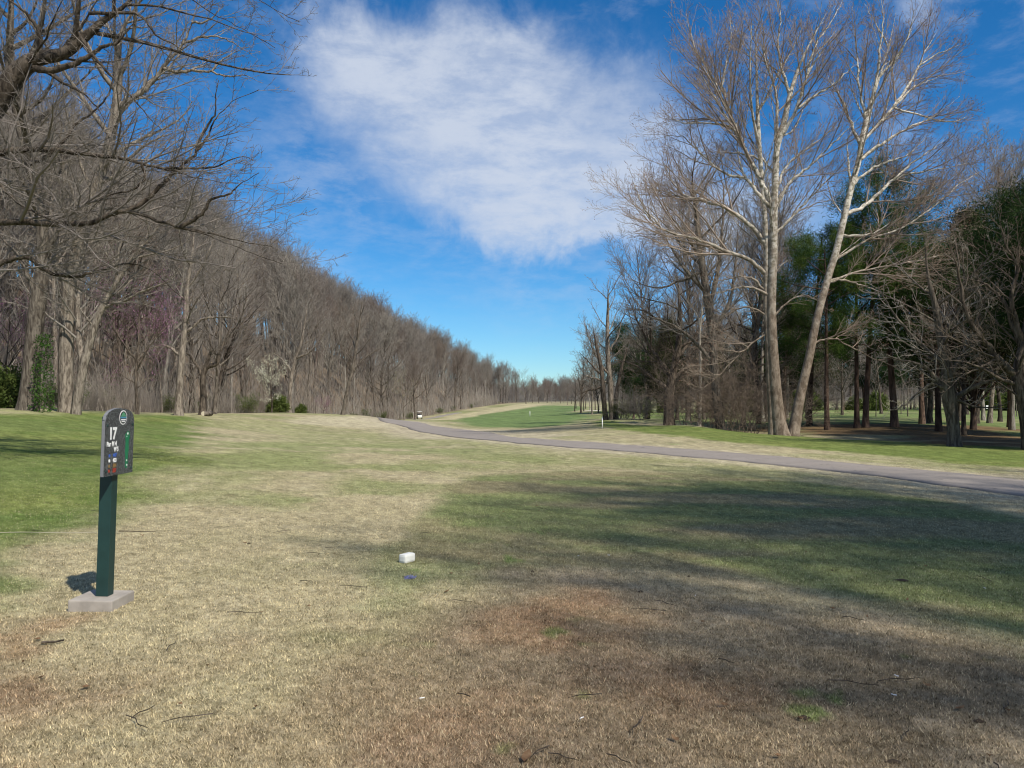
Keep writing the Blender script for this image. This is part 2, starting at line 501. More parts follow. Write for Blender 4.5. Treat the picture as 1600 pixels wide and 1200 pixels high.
def bark(name, c1, c2, scale=6., pale=None, pale_h=(3, 9), stretch=.22, vary=.32):
    m, t, b = mat(name, .92)
    b.inputs['Specular IOR Level'].default_value = .12
    tc = t.node('ShaderNodeTexCoord')
    mp = t.node('ShaderNodeMapping'); mp.inputs['Scale'].default_value = (1, 1, stretch)
    t.l.new(tc.outputs['Object'], mp.inputs['Vector'])
    n = t.noise(mp.outputs[0], scale, 6, .65, .6)
    col = t.mix(t.ramp(n, .35, .65), (*c1, 1), (*c2, 1))
    if pale is not None:
        sp = t.node('ShaderNodeSeparateXYZ'); t.l.new(tc.outputs['Object'], sp.inputs[0])
        pn = t.noise(tc.outputs['Object'], 2.3, 4, .6)
        hh = t.math('ADD', sp.outputs[2], t.math('MULTIPLY', t.math('SUBTRACT', pn, .5), 14.0))
        f = t.ramp(hh, pale_h[0], pale_h[1])
        pc = t.mix(t.ramp(t.noise(tc.outputs['Object'], 5.5, 3, .5), .45, .60), (*pale, 1), (pale[0] * .42, pale[1] * .42, pale[2] * .36, 1))
        col = t.mix(f, col, pc)
    oi = t.node('ShaderNodeObjectInfo')
    h = t.node('ShaderNodeHueSaturation'); t.l.new(col, h.inputs['Color'])
    t.put(h.inputs['Value'], t.math('ADD', t.math('MULTIPLY', oi.outputs['Random'], 2 * vary), 1 - vary))
    t.l.new(h.outputs[0], b.inputs['Base Color'])
    bp = t.node('ShaderNodeBump'); bp.inputs['Strength'].default_value = .9; bp.inputs['Distance'].default_value = .07
    t.l.new(n, bp.inputs['Height']); t.l.new(bp.outputs[0], b.inputs['Normal'])
    return m
def twig(name, cols, rough=.9):
    """twig colour: differs from tree to tree and slowly through the crown"""
    m = bpy.data.materials.new(name); m.use_nodes = True
    t = NT(m.node_tree); t.n.clear()
    o = t.node('ShaderNodeOutputMaterial'); d = t.node('ShaderNodeBsdfDiffuse')
    t.l.new(d.outputs[0], o.inputs[0])
    oi = t.node('ShaderNodeObjectInfo'); tc = t.node('ShaderNodeTexCoord')
    cr = t.node('ShaderNodeValToRGB')
    els = cr.color_ramp.elements
    while len(els) < len(cols): els.new(.5)
    for i, c in enumerate(cols):
        els[i].position = .05 + .9 * i / max(1, len(cols) - 1); els[i].color = (*c, 1)
    f = t.math('ADD', t.math('MULTIPLY', oi.outputs['Random'], .7), t.math('MULTIPLY', t.noise(tc.outputs['Object'], 1.1, 3, .6), .3))
    t.put(cr.inputs[0], f)
    t.l.new(cr.outputs[0], d.inputs['Color'])
    return m
def leafm(name, c1, c2, scale=1.2, tr=.25):
    m = bpy.data.materials.new(name); m.use_nodes = True
    t = NT(m.node_tree); t.n.clear()
    o = t.node('ShaderNodeOutputMaterial'); d = t.node('ShaderNodeBsdfDiffuse'); g = t.node('ShaderNodeBsdfTranslucent')
    mx = t.node('ShaderNodeMixShader'); mx.inputs[0].default_value = tr
    tc = t.node('ShaderNodeTexCoord')
    n = t.noise(tc.outputs['Object'], scale, 4, .6)
    c = t.mix(t.ramp(n, .36, .64), (*c1, 1), (*c2, 1))
    t.l.new(c, d.inputs[0]); t.l.new(c, g.inputs[0])
    t.l.new(d.outputs[0], mx.inputs[1]); t.l.new(g.outputs[0], mx.inputs[2]); t.l.new(mx.outputs[0], o.inputs[0])
    return m
M_BARK = bark('grey_brown_bark', (.07, .056, .044), (.24, .205, .165), 9.)
M_BARKP = bark('pale_grey_bark', (.15, .13, .11), (.36, .33, .28), 5.)
M_BARKD = bark('dark_bark', (.033, .026, .020), (.13, .105, .082), 9.)
M_SYC = bark('sycamore_bark', (.10, .075, .055), (.235, .19, .148), 4., pale=(.54, .495, .42), pale_h=(5, 15), stretch=.5)
M_PINEB = bark('pine_bark', (.05, .034, .026), (.15, .10, .075), 4.)
M_TWIG = twig('bare_twigs', [(.13, .105, .085), (.25, .225, .195), (.185, .16, .145), (.30, .27, .23), (.17, .13, .112), (.235, .195, .15)])
M_TWIGD = twig('dark_twigs', [(.10, .078, .062), (.16, .13, .105)])
M_TWIGV = twig('brown_vine_twigs', [(.19, .145, .11), (.24, .19, .15)])
M_TWIGS = twig('sycamore_twigs', [(.27, .21, .165), (.31, .25, .195)])
M_BUDR = leafm('red_buds', (.20, .085, .06), (.27, .14, .09))
M_BUDY = leafm('yellow_green_buds', (.28, .30, .08), (.38, .38, .13))
M_BUDT = leafm('tan_buds', (.30, .215, .13), (.36, .28, .17))
M_BLOSP = leafm('redbud_blossom', (.27, .12, .20), (.38, .19, .30))
M_BLOSW = leafm('dogwood_blossom', (.62, .60, .44), (.78, .77, .62))
M_NEED = leafm('pine_needles', (.030, .062, .016), (.085, .125, .030), .7, .15)
M_NEEDD = leafm('dark_needles', (.016, .036, .014), (.045, .072, .024), .7, .1)
M_CEDAR = leafm('cedar_scale_leaves', (.040, .050, .022), (.085, .088, .045), 1.1, .1)
M_LEAF = leafm('broad_evergreen_leaves', (.05, .075, .02), (.13, .16, .045), 2., .2)
M_IVY = leafm('ivy_leaves', (.03, .07, .015), (.07, .13, .03), 3., .2)

# ---------------------------------------------------------------- ground sheet
NA = 960
rr = np.concatenate([[0.0], np.geomspace(0.35, 2600, 560)])
th = np.linspace(0, 2 * pi, NA, endpoint=False)
R, T = np.meshgrid(rr[1:], th, indexing='ij')
gx = np.concatenate([[0.0], (R * np.sin(T)).ravel()]); gy = np.concatenate([[0.0], (R * np.cos(T)).ravel()])
gz = terr(gx, gy)
nr = len(rr) - 1
ii = np.arange(nr - 1)[:, None] * NA + 1; jj = np.arange(NA)[None, :]; jn = (jj + 1) % NA
q = np.stack([ii + jj, ii + NA + jj, ii + NA + jn, ii + jn], -1).reshape(-1, 4)[:, ::-1]
t3 = np.stack([np.zeros(NA, int), 1 + np.arange(NA), 1 + (np.arange(NA) + 1) % NA], -1)[:, ::-1]
m, t, b = mat('turf', .95)
b.inputs['Specular IOR Level'].default_value = .08
va = t.node('ShaderNodeVertexColor'); va.layer_name = 'Col'
geo = t.node('ShaderNodeNewGeometry')
cd = t.node('ShaderNodeVectorMath', operation='LENGTH'); t.l.new(geo.outputs['Position'], cd.inputs[0])
nA = t.noise(geo.outputs['Position'], 55, 5, .7)
nB = t.noise(geo.outputs['Position'], 14, 5, .65)
nC = t.noise(geo.outputs['Position'], 3.0, 5, .7)
dA = t.math('MULTIPLY', t.math('SUBTRACT', nA, .5), 2.1)
dB = t.math('MULTIPLY', t.math('SUBTRACT', nB, .5), 1.5)
dC = t.math('MULTIPLY', t.math('SUBTRACT', nC, .5), 1.25)
val = t.math('ADD', t.math('ADD', dA, dB), t.math('ADD', dC, 1.0))
val = t.math('MAXIMUM', val, .18)
h = t.node('ShaderNodeHueSaturation'); t.l.new(va.outputs[0], h.inputs['Color']); t.put(h.inputs['Value'], val)
t.put(h.inputs['Saturation'], t.math('ADD', 1.0, t.math('MULTIPLY', dB, -.35)))
t.l.new(h.outputs[0], b.inputs['Base Color'])
bp = t.node('ShaderNodeBump'); bp.inputs['Strength'].default_value = .55; bp.inputs['Distance'].default_value = .02
t.put(bp.inputs['Height'], t.math('ADD', nA, nB)); t.l.new(bp.outputs[0], b.inputs['Normal'])
M_TURF = m
gme = mesh_np('ground', np.stack([gx, gy, gz], -1), q, t3, True, [M_TURF], color=gcol(gx, gy))
tag(link('ground', gme), 'dormant tan and green golf course turf rising to a wooded hill', None, None, 'structure')

# ---------------------------------------------------------------- cart path
tg = np.gradient(cl_, axis=0); tg /= np.linalg.norm(tg, axis=1)[:, None]
nrm = np.stack([-tg[:, 1], tg[:, 0]], -1)
wob = (fbm(cl_[:, 0], cl_[:, 1], .9, 3, 4) - .5) * .30
NW = 9
offs = np.linspace(-1, 1, NW)
hw = 1.15
vv = []
for k, o_ in enumerate(offs):
    hws = hw * (1 + 1.1 * sst(38, 60, cl_[:, 1]) * sst(125, 90, cl_[:, 1]))
    w_ = hws * o_ + (wob if abs(o_) > .9 else 0)
    P = cl_ + nrm * np.reshape(w_, (-1, 1))
    vv.append(np.column_stack([P, terr(P[:, 0], P[:, 1]) + .022 + .012 * (1 - o_ * o_)]))
for s_ in (0, -1):
    P = vv[s_].copy() if s_ == 0 else vv[NW - 1].copy(); P[:, 2] -= .09
    vv.append(P)
vv = [vv[NW]] + vv[:NW] + [vv[NW + 1]]
VV = np.stack(vv, 1); L_, K_ = VV.shape[:2]
I = np.arange(L_ - 1)[:, None] * K_; J = np.arange(K_ - 1)[None]
pq = np.stack([I + J, I + J + 1, I + K_ + J + 1, I + K_ + J], -1).reshape(-1, 4)
m, t, b = mat('asphalt', .9)
geo = t.node('ShaderNodeNewGeometry')
n1 = t.noise(geo.outputs['Position'], 60, 4, .7); n2 = t.noise(geo.outputs['Position'], 1.2, 5, .6)
n3_ = t.noise(geo.outputs['Position'], 4.5, 6, .7, .8)
c = t.mix(n2, (.205, .180, .158, 1), (.310, .272, .238, 1))
c = t.mix(t.ramp(n3_, .60, .66), c, (.12, .108, .10, 1))
hh = t.node('ShaderNodeHueSaturation'); t.l.new(c, hh.inputs['Color']); t.put(hh.inputs['Value'], t.math('ADD', .72, t.math('MULTIPLY', n1, .55)))
t.l.new(hh.outputs[0], b.inputs['Base Color'])
bp = t.node('ShaderNodeBump'); bp.inputs['Strength'].default_value = .4; bp.inputs['Distance'].default_value = .01
t.l.new(n1, bp.inputs['Height']); t.l.new(bp.outputs[0], b.inputs['Normal'])
pme = mesh_np('path', VV.reshape(-1, 3), pq[:, ::-1], None, True, [m])
if pme.polygons[len(pme.polygons) // 2].normal.z < 0: pme.flip_normals()
tag(link('path', pme), 'grey asphalt cart path curving away to the left', None, None, 'structure')

# sand bunker beside the far right trees
bx, by = hit(924, 642)
m, t, b = mat('sand'); b.inputs['Base Color'].default_value = (.62, .58, .48, 1)
ang_ = np.linspace(0, 2 * pi, 40, endpoint=False)
bv = [(bx, by, tz(bx, by) + .08)]
for f_ in (.5, 1.0):
    xs = bx + np.cos(ang_) * 2.3 * f_ * (1 + .12 * np.sin(3 * ang_)); ys = by + np.sin(ang_) * 9 * f_
    zs = terr(xs, ys) + (.10 if f_ < .9 else .06)
    bv += list(zip(xs, ys, zs))
bf3 = [(0, 1 + i, 1 + (i + 1) % 40) for i in range(40)]
bf4 = [(1 + i, 41 + i, 41 + (i + 1) % 40, 1 + (i + 1) % 40) for i in range(40)]
tag(link('sand_bunker', mesh_np('sand_bunker', np.array(bv), bf4, bf3, True, [m])), 'pale sand bunker far down the right side of the fairway', None, None, 'structure')

# ---------------------------------------------------------------- grass blades (short mown turf close by)
rng = np.random.default_rng(7)
def blades(n, r0, r1, a0, a1, ln, wd):
    u = rng.random(n)
    r = np.exp(np.log(r0) + u * (np.log(r1) - np.log(r0)))
    a = rng.uniform(a0, a1, n)
    x = r * np.sin(a); y = r * np.cos(a)
    z = terr(x, y)
    col = gcol(x, y)
    v = rng.normal(1.05, .42, n).clip(.25, 2.2)
    tint = rng.random(n)
    col = col * v[:, None]
    pale = (tint > .88)[:, None]; drk = (tint < .22)[:, None]
    col = np.where(pale, col * .35 + np.array([.50, .44, .29]) * .65, col)
    col = np.where(drk, col * np.array([.36, .34, .30]), col)
    k = 1 + .35 * np.log(r / r0)
    L = ln * rng.uniform(.5, 1.25, n) * (0.75 + .25 * k); W = wd * rng.uniform(.7, 1.3, n) * k * .5
    dr = rng.uniform(0, 2 * pi, n); lean = rng.uniform(.55, 1.5, n)
    dxy = np.stack([np.cos(dr), np.sin(dr)], -1)
    wv = np.stack([-np.sin(dr + rng.normal(0, .5, n)), np.cos(dr)], -1)
    base = np.stack([x, y, z - .004], -1)
    p0 = base.copy(); p0[:, :2] += wv * W[:, None]
    p1 = base.copy(); p1[:, :2] -= wv * W[:, None]
    p2 = base.copy(); p2[:, :2] += dxy * (L * np.sin(lean))[:, None]; p2[:, 2] += L * np.cos(lean) * .9 + .005
    vs = np.stack([p0, p1, p2], 1).reshape(-1, 3)
    keep = (x * 0 == 0)
    cs = np.repeat(col, 3, 0)
    return vs, cs
# keep blades off the path and the concrete block
vs, cs = blades(1150000, 2.4, 26, radians(-44), radians(44), .024, .0036)
ctr = vs.reshape(-1, 3, 3)[:, 2, :2]
ok = np.ones(len(ctr), bool)
seg = cl_[(cl_[:, 1] < 40)]
near = np.where((ctr[:, 1] > 12))[0]
for s0 in range(0, len(near), 100000):
    idx = near[s0:s0 + 100000]
    dmin = np.full(len(idx), 1e9)
    for p in seg[::2]:
        dmin = np.minimum(dmin, (ctr[idx, 0] - p[0]) ** 2 + (ctr[idx, 1] - p[1]) ** 2)
    ok[idx] &= dmin > (hw + .02) ** 2
ok &= ~((abs(ctr[:, 0] + 3.27) < .170) & (abs(ctr[:, 1] - 6.43) < .182))
sel = np.repeat(ok, 3)
vs = vs[sel]; cs = cs[sel]
f3 = np.arange(len(vs)).reshape(-1, 3)
m = bpy.data.materials.new('grass_blade'); m.use_nodes = True
t = NT(m.node_tree); t.n.clear()
o = t.node('ShaderNodeOutputMaterial'); d = t.node('ShaderNodeBsdfDiffuse'); g = t.node('ShaderNodeBsdfTranslucent'); mx = t.node('ShaderNodeMixShader')
mx.inputs[0].default_value = .22
va = t.node('ShaderNodeVertexColor'); va.layer_name = 'Col'
bc = t.mix(1.0, va.outputs[0], (1.55, 1.5, 1.5, 1), 'MULTIPLY')
t.l.new(bc, d.inputs[0]); t.l.new(bc, g.inputs[0])
t.l.new(d.outputs[0], mx.inputs[1]); t.l.new(g.outputs[0], mx.inputs[2]); t.l.new(mx.outputs[0], o.inputs[0])
tag(link('grass', mesh_np('grass', vs, None, f3, False, [m], color=cs)), 'short mown dormant grass blades on and around the tee', 'grass', None, 'stuff')

# ---------------------------------------------------------------- trees
class Skel:
    def __init__(s): s.b = []         # (points, radii, level)
def nrmz(x, y, z):
    l = sqrt(x * x + y * y + z * z) + 1e-9
    return x / l, y / l, z / l
def spawn_dir(rg, d, ang, azi):
    """d turned away by ang, towards direction azi around it"""
    a = (0, 0, 1) if abs(d[2]) < .9 else (1, 0, 0)
    ux, uy, uz = nrmz(d[1] * a[2] - d[2] * a[1], d[2] * a[0] - d[0] * a[2], d[0] * a[1] - d[1] * a[0])
    wx, wy, wz = d[1] * uz - d[2] * uy, d[2] * ux - d[0] * uz, d[0] * uy - d[1] * ux
    ca, sa = cos(ang), sin(ang); cz, sz = cos(azi), sin(azi)
    return nrmz(d[0] * ca + (ux * cz + wx * sz) * sa, d[1] * ca + (uy * cz + wy * sz) * sa, d[2] * ca + (uz * cz + wz * sz) * sa)
def children(rg, sk, pts, rad, L, lev, sp):
    if lev >= len(sp['n']): return
    n = sp['n'][lev]
    n = int(n * min(1.6, max(.45, L / sp['ref'][lev])) + rg.random())
    c0 = sp['c0'][lev]; N = len(pts) - 1
    az = rg.random() * 6.28
    for i in range(n):
        t_ = c0 + (1 - c0) * ((i + rg.random()) / n)
        t_ = min(t_, .985)
        f = t_ * N; k = int(f); f -= k
        p, q_ = pts[k], pts[k + 1]
        pos = (p[0] + (q_[0] - p[0]) * f, p[1] + (q_[1] - p[1]) * f, p[2] + (q_[2] - p[2]) * f)
        d = nrmz(q_[0] - p[0], q_[1] - p[1], q_[2] - p[2])
        az += 2.4 + rg.uniform(-.6, .6)
        cd_ = spawn_dir(rg, d, sp['ang'][lev] * rg.uniform(.7, 1.25), az)
        if lev > 0 and cd_[2] < sp.get('minz', -.5): cd_ = nrmz(cd_[0], cd_[1], abs(cd_[2]) * .3)
        s = (t_ - c0) / (1 - c0)
        shp = sp['shape'](s) if lev == 0 else (1.0 - .55 * s)
        cl = L * sp['lr'][lev] * shp * rg.uniform(.65, 1.2)
        r = rad[k] + (rad[k + 1] - rad[k]) * f
        cr = max(min(r * .75, sp['rk'] * cl ** 1.15 * (1.0 if lev == 0 else .9)), sp['rmin'])
        grow(rg, sk, pos, cd_, cl, cr, lev + 1, sp)
def grow(rg, sk, p, d, L, r, lev, sp):
    n = sp['seg'][lev]; wg = sp['wig'][lev]; tr = sp['trop'][lev]
    pts = [p]; rad = [r]; st = L / n
    rend = max(r * sp['tip'][lev], sp['rmin'] * .6)
    for i in range(n):
        d = nrmz(d[0] + rg.gauss(0, wg), d[1] + rg.gauss(0, wg), d[2] + rg.gauss(0, wg) + tr)
        p = (p[0] + d[0] * st, p[1] + d[1] * st, p[2] + d[2] * st)
        pts.append(p); rad.append(r + (rend - r) * ((i + 1) / n) ** .9)
    sk.b.append((pts, rad, lev))
    children(rg, sk, pts, rad, L, lev, sp)
SIDES = {0: 12, 1: 7, 2: 5, 3: 3, 4: 3, 5: 3}
def tubes(branches, sides=None):
    """all tubes of a list of branches as one vertex and face array"""
    V = []; F = []; base = 0
    groups = {}
    for pts, rad, lev in branches:
        k = (len(pts), (sides or SIDES)[lev])
        groups.setdefault(k, []).append((pts, rad))
    for (n, s), lst in groups.items():
        P = np.array([a for a, _ in lst]); Rr = np.array([b_ for _, b_ in lst]); B = len(lst)
        Tg = np.empty_like(P); Tg[:, 1:-1] = P[:, 2:] - P[:, :-2]; Tg[:, 0] = P[:, 1] - P[:, 0]; Tg[:, -1] = P[:, -1] - P[:, -2]
        Tg /= np.linalg.norm(Tg, axis=2, keepdims=True) + 1e-9
        ref = np.where(np.abs(Tg[:, :1, 2:3]) < .8, np.array([[[0, 0, 1.]]]), np.array([[[1., 0, 0]]]))
        U = np.cross(Tg, np.broadcast_to(ref, Tg.shape)); U /= np.linalg.norm(U, axis=2, keepdims=True) + 1e-9
        Wv = np.cross(Tg, U)
        a = np.arange(s) * 2 * pi / s
        ring = P[:, :, None] + Rr[:, :, None, None] * (np.cos(a)[None, None, :, None] * U[:, :, None] + np.sin(a)[None, None, :, None] * Wv[:, :, None])
        V.append(ring.reshape(-1, 3))
        bi = np.arange(B)[:, None, None] * n * s; ni = np.arange(n - 1)[None, :, None] * s; si = np.arange(s)[None, None, :]
        sj = (si + 1) % s
        F.append(np.stack([bi + ni + si, bi + ni + sj, bi + ni + s + sj, bi + ni + s + si], -1).reshape(-1, 4) + base)
        base += B * n * s
    return np.concatenate(V), np.concatenate(F)
def flakes(centers, size, n_per, spread, rg, aspect=.5, up=0.0):
    """small leaf-sized faces scattered round the given points"""
    C = np.repeat(np.asarray(centers), n_per, 0)
    C = C + rg.normal(0, spread, C.shape)
    n = len(C)
    d = rg.normal(0, 1, (n, 3)); d[:, 2] += up; d /= np.linalg.norm(d, axis=1)[:, None]
    e = np.cross(d, rg.normal(0, 1, (n, 3))); e /= np.linalg.norm(e, axis=1)[:, None]
    s = size * rg.uniform(.6, 1.3, (n, 1))
    v = np.stack([C - e * s * aspect * .5, C + e * s * aspect * .5, C + d * s], 1).reshape(-1, 3)
    return v, np.arange(len(v)).reshape(-1, 3)
def tree_meshes(name, sk, mb, mt, split=1, extra=None, emat=None):
    """trunk mesh (levels up to split) and crown mesh (the rest, with buds or blossom)"""
    a = [b for b in sk.b if b[2] <= split]; c = [b for b in sk.b if b[2] > split]
    v, f = tubes(a)
    tm = mesh_np(name + '_trunk', v, f, None, True, [mb])
    v, f = tubes(c)
    if extra is None:
        cm = mesh_np(name + '_crown', v, f, None, True, [mt])
    else:
        ev, ef = extra
        cm = mesh_np(name + '_crown', np.concatenate([v, ev]), f, ef + len(v), True, [mt, emat], midx=np.concatenate([np.zeros(len(f), int), np.ones(len(ef), int)]))
    return tm, cm
def flare(sk, f=1.5, h=.7):
    for i, (pts, rad, lev) in enumerate(sk.b):
        if lev == 0:
            z0 = pts[0][2]
            sk.b[i] = (pts, [r * (1 + (f - 1) * exp(-max(0, p[2] - z0) / h * 1.3)) for p, r in zip(pts, rad)], lev)
def base_spec(**k):
    s = dict(n=[16, 9, 7, 5], ref=[18, 6, 2.5, 1.1], c0=[.35, .18, .15, .15], ang=[.95, .75, .7, .65], lr=[.42, .48, .48, .5],
             seg=[16, 8, 5, 3, 2], wig=[.035, .10, .13, .16, .2], trop=[.02, .07, .05, .05, .03], tip=[.18, .2, .3, .5, .6],
             rk=.0155, rmin=.0065, shape=lambda s: .55 + .45 * sin(pi * min(1, s * 1.1)) if s < .9 else .45)
    s.update(k); return s
def end_points(sk, lev, frac, rg):
    return [b[0][-1] for b in sk.b if b[2] >= lev and rg.random() < frac]

PROTO = {}
def add_proto(kind, seed, H, r, sp, mb, mt, split=1, extra=None, emat=None, fl=1.45):
    rg = random.Random(seed); sk = Skel()
    grow(rg, sk, (0, 0, -.3), nrmz(rg.gauss(0, .03), rg.gauss(0, .03), 1), H, r, 0, sp)
    flare(sk, fl)
    ex = None
    if extra:
        nr_ = np.random.default_rng(seed)
        ends = end_points(sk, extra[0], extra[1], rg)
        ex = flakes(ends, extra[2], extra[3], extra[4], nr_)
    PROTO.setdefault(kind, []).append(tree_meshes(kind, sk, mb, mt, split, ex, emat))
FOR = base_spec(n=[22, 10, 8, 6], c0=[[.42, .3, .35, .5, .25][0], .2, .15, .1], ang=[.66, .64, .62, .6], trop=[.02, .10, .07, .06, .04], lr=[.36, .46, .46, .5], rmin=.011)
for i in range(5):
    FOR['c0'][0] = [.42, .28, .34, .50, .22][i]
    add_proto('forest', 100 + i, 21, .20, FOR, [M_BARK, M_BARKP, M_BARKD, M_BARKP, M_BARK][i], M_TWIG)
SPR = base_spec(n=[20, 11, 8, 6], c0=[.22, .15, .15, .1], ang=[.95, .7, .65, .6], lr=[.5, .46, .46, .5], rmin=.009)
for i in range(3):
    add_proto('spreading', 200 + i, 15, .25, SPR, M_BARKD, M_TWIG)
THIN = base_spec(n=[13, 6, 5], ref=[10, 3, 1.3], c0=[.3, .2, .1], ang=[.7, .6, .6], lr=[.3, .45, .5], seg=[10, 5, 3, 2], wig=[.05, .1, .15, .2], trop=[.03, .06, .05, .03], tip=[.2, .3, .5, .6], rmin=.008)
for i in range(3):
    add_proto('sapling', 300 + i, 9, .07, THIN, M_BARK, M_TWIG, 0)
add_proto('tanbud', 410, 13, .16, SPR, M_BARK, M_TWIG, 1, (4, .35, .07, 2, .12), M_BUDT)
add_proto('yellowbud', 420, 10, .13, SPR, M_BARK, M_TWIG, 1, (4, .5, .09, 2, .15), M_BUDY)
RED = base_spec(n=[12, 8, 6, 4], ref=[6, 3, 1.4, .7], c0=[.2, .15, .1, .1], ang=[.9, .7, .65, .6], lr=[.6, .5, .5, .5], rk=.014, rmin=.006)
add_proto('redbud', 430, 6, .09, RED, M_BARKD, M_TWIGD, 1, (3, .9, .060, 5, .14), M_BLOSP)
add_proto('dogwood', 440, 5.5, .08, RED, M_BARKD, M_TWIGD, 1, (3, .5, .12, 5, .14), M_BLOSW)
# shrubby clumps of many stems
def shrub_proto(kind, seed, H, stems, sp, mt, extra=None, emat=None):
    rg = random.Random(seed); sk = Skel()
    for i in range(stems):
        a = rg.random() * 6.28; rr_ = rg.random() * .5 * H * .35
        grow(rg, sk, (cos(a) * rr_, sin(a) * rr_, -.1), nrmz(cos(a) * .35 + rg.gauss(0, .2), sin(a) * .35 + rg.gauss(0, .2), 1), H * rg.uniform(.6, 1.1), .016, 1, sp)
    ex = None
    if extra:
        ex = flakes(end_points(sk, 2, extra[0], rg), extra[1], extra[2], extra[3], np.random.default_rng(seed))
    v, f = tubes(sk.b, {1: 4, 2: 3, 3: 3, 4: 3})
    if ex is None:
        me = mesh_np(kind, v, f, None, True, [mt])
    else:
        me = mesh_np(kind, np.concatenate([v, ex[0]]), f, ex[1] + len(v), True, [mt, emat], midx=np.concatenate([np.zeros(len(f), int), np.ones(len(ex[1]), int)]))
    PROTO.setdefault(kind, []).append(me)
SHR = base_spec(n=[0, 8, 5, 3], ref=[1, 2.5, 1.1, .5], c0=[0, .15, .1, .1], ang=[0, .7, .65, .6], lr=[0, .5, .5, .5], seg=[1, 6, 4, 3, 2], wig=[0, .12, .15, .18, .2], trop=[0, .0, .02, .02, .02], rmin=.006)
for i in range(3): shrub_proto('brush', 500 + i, 3.0, 14, SHR, M_TWIG)
VSP = base_spec(**{**SHR, 'n': [0, 7, 4, 3], 'wig': [0, .22, .25, .25, .3], 'trop': [0, -.03, .0, .02, .02]})
for i in range(3): shrub_proto('vinebrush', 510 + i, 5.0, 9, VSP, M_TWIGV)
for i in range(2): shrub_proto('greenbrush', 520 + i, 2.2, 16, SHR, M_TWIG, (.9, .09, 5, .12), M_LEAF)

# conifers
def conifer(kind, seed, H, r, c0, width, mb, mn, clumps, npc, nlen, droop=.0, cedar=False, gap=.0):
    rg = random.Random(seed); nr_ = np.random.default_rng(seed); sk = Skel()
    sp = base_spec(n=[clumps, 6], ref=[H, 3.0], c0=[c0, .3], ang=[1.25 if not cedar else .7, .8], lr=[width, .4], seg=[14, 6, 3], wig=[.018, .07, .12],
                   trop=[.02, .05 - droop, .08], tip=[.25, .3, .4], rk=.012, rmin=.012,
                   shape=(lambda s: .62 + .38 * sin(pi * min(1, s * 1.05)) if s < .93 else .55) if not cedar else (lambda s: max(.15, 1 - s * .9)))
    grow(rg, sk, (0, 0, -.3), (rg.gauss(0, .02), rg.gauss(0, .02), 1), H, r, 0, sp)
    flare(sk, 1.3)
    C = []
    for pts, rad, lev in sk.b:
        if lev == 2: C += [pts[-1], pts[-2]]
        elif lev == 1: C += [pts[-1], pts[-2]] + ([pts[3], pts[4]] if cedar else [])
    C.append(sk.b[0][0][-1] if sk.b[0][2] == 0 else (0, 0, H))
    top = [b for b in sk.b if b[2] == 0][0][0]
    C += [top[-1], top[-1], top[-2]]
    C = np.array(C)
    ex = flakes(C, nlen, npc, .30 if not cedar else .36, nr_, .10 if not cedar else .35, .35)
    a = [b for b in sk.b if b[2] == 0]; c = [b for b in sk.b if b[2] > 0]
    v, f = tubes(a); tm = mesh_np(kind + '_trunk', v, f, None, True, [mb])
    v, f = tubes(c, {1: 4, 2: 3})
    cm = mesh_np(kind + '_crown', np.concatenate([v, ex[0]]), f, ex[1] + len(v), False, [mb, mn], midx=np.concatenate([np.zeros(len(f), int), np.ones(len(ex[1]), int)]))
    PROTO.setdefault(kind, []).append((tm, cm))
for i in range(3): conifer('pine', 600 + i, 16.2, .24, .36, .26, M_PINEB, M_NEED, 25, 85, .30)
conifer('cedar', 620, 14.0, .20, .08, .42, M_PINEB, M_CEDAR, 120, 34, .22, cedar=True)
conifer('darkpine', 630, 12.0, .22, .34, .36, M_PINEB, M_NEEDD, 38, 80, .30)
def bush_proto(kind, seed, rx, rz, n, size, mn, ncl=60):
    nr_ = np.random.default_rng(seed); rg = random.Random(seed); sk = Skel()
    d = nr_.normal(0, 1, (ncl, 3)); d /= np.linalg.norm(d, axis=1)[:, None]
    rad = nr_.uniform(.35, 1.0, (ncl, 1)) ** .6
    C = d * rad * np.array([rx, rx, rz]); C[:, 2] = np.abs(C[:, 2]) + .1
    for c_ in C[:30]:
        sk.b.append(([(0, 0, -.1), (c_[0] * .4, c_[1] * .4, c_[2] * .55), tuple(c_)], [.03, .02, .008], 3))
    v, f = tubes(sk.b)
    ex = flakes(C, size, n, rx * .13, nr_, .5, .2)
    PROTO.setdefault(kind, []).append(mesh_np(kind, np.concatenate([v, ex[0]]), f, ex[1] + len(v), False, [M_BARKD, mn], midx=np.concatenate([np.zeros(len(f), int), np.ones(len(ex[1]), int)])))
for i in range(2): bush_proto('bush', 700 + i, 1.0, 1.5, 110, .13, M_LEAF)

RG = random.Random(5)
def plant(kind, x, y, name, label, cat, group=None, sc=1.0, rz=None, var=None, zs=1.0, sink=0.0):
    lst = PROTO[kind]; p = lst[(RG.randrange(len(lst)) if var is None else var) % len(lst)]
    rz = RG.random() * 6.28 if rz is None else rz
    z = tz(x, y) - sink
    if isinstance(p, tuple):
        t_ = thing(name, (x, y, z), label, cat, group, rz, (sc, sc, sc * zs))
        link('trunk', p[0], t_); link('crown', p[1], t_)
        return t_
    o = link(name, p, None, (x, y, z)); o.rotation_euler = (0, 0, rz); o.scale = (sc, sc, sc * zs)
    return tag(o, label, cat, group)
def pp(kind, px, d, name, label, cat, group=None, **k):
    x = (px - 800) / 1250 * d
    return plant(kind, x, d, name, label, cat, group, **k)

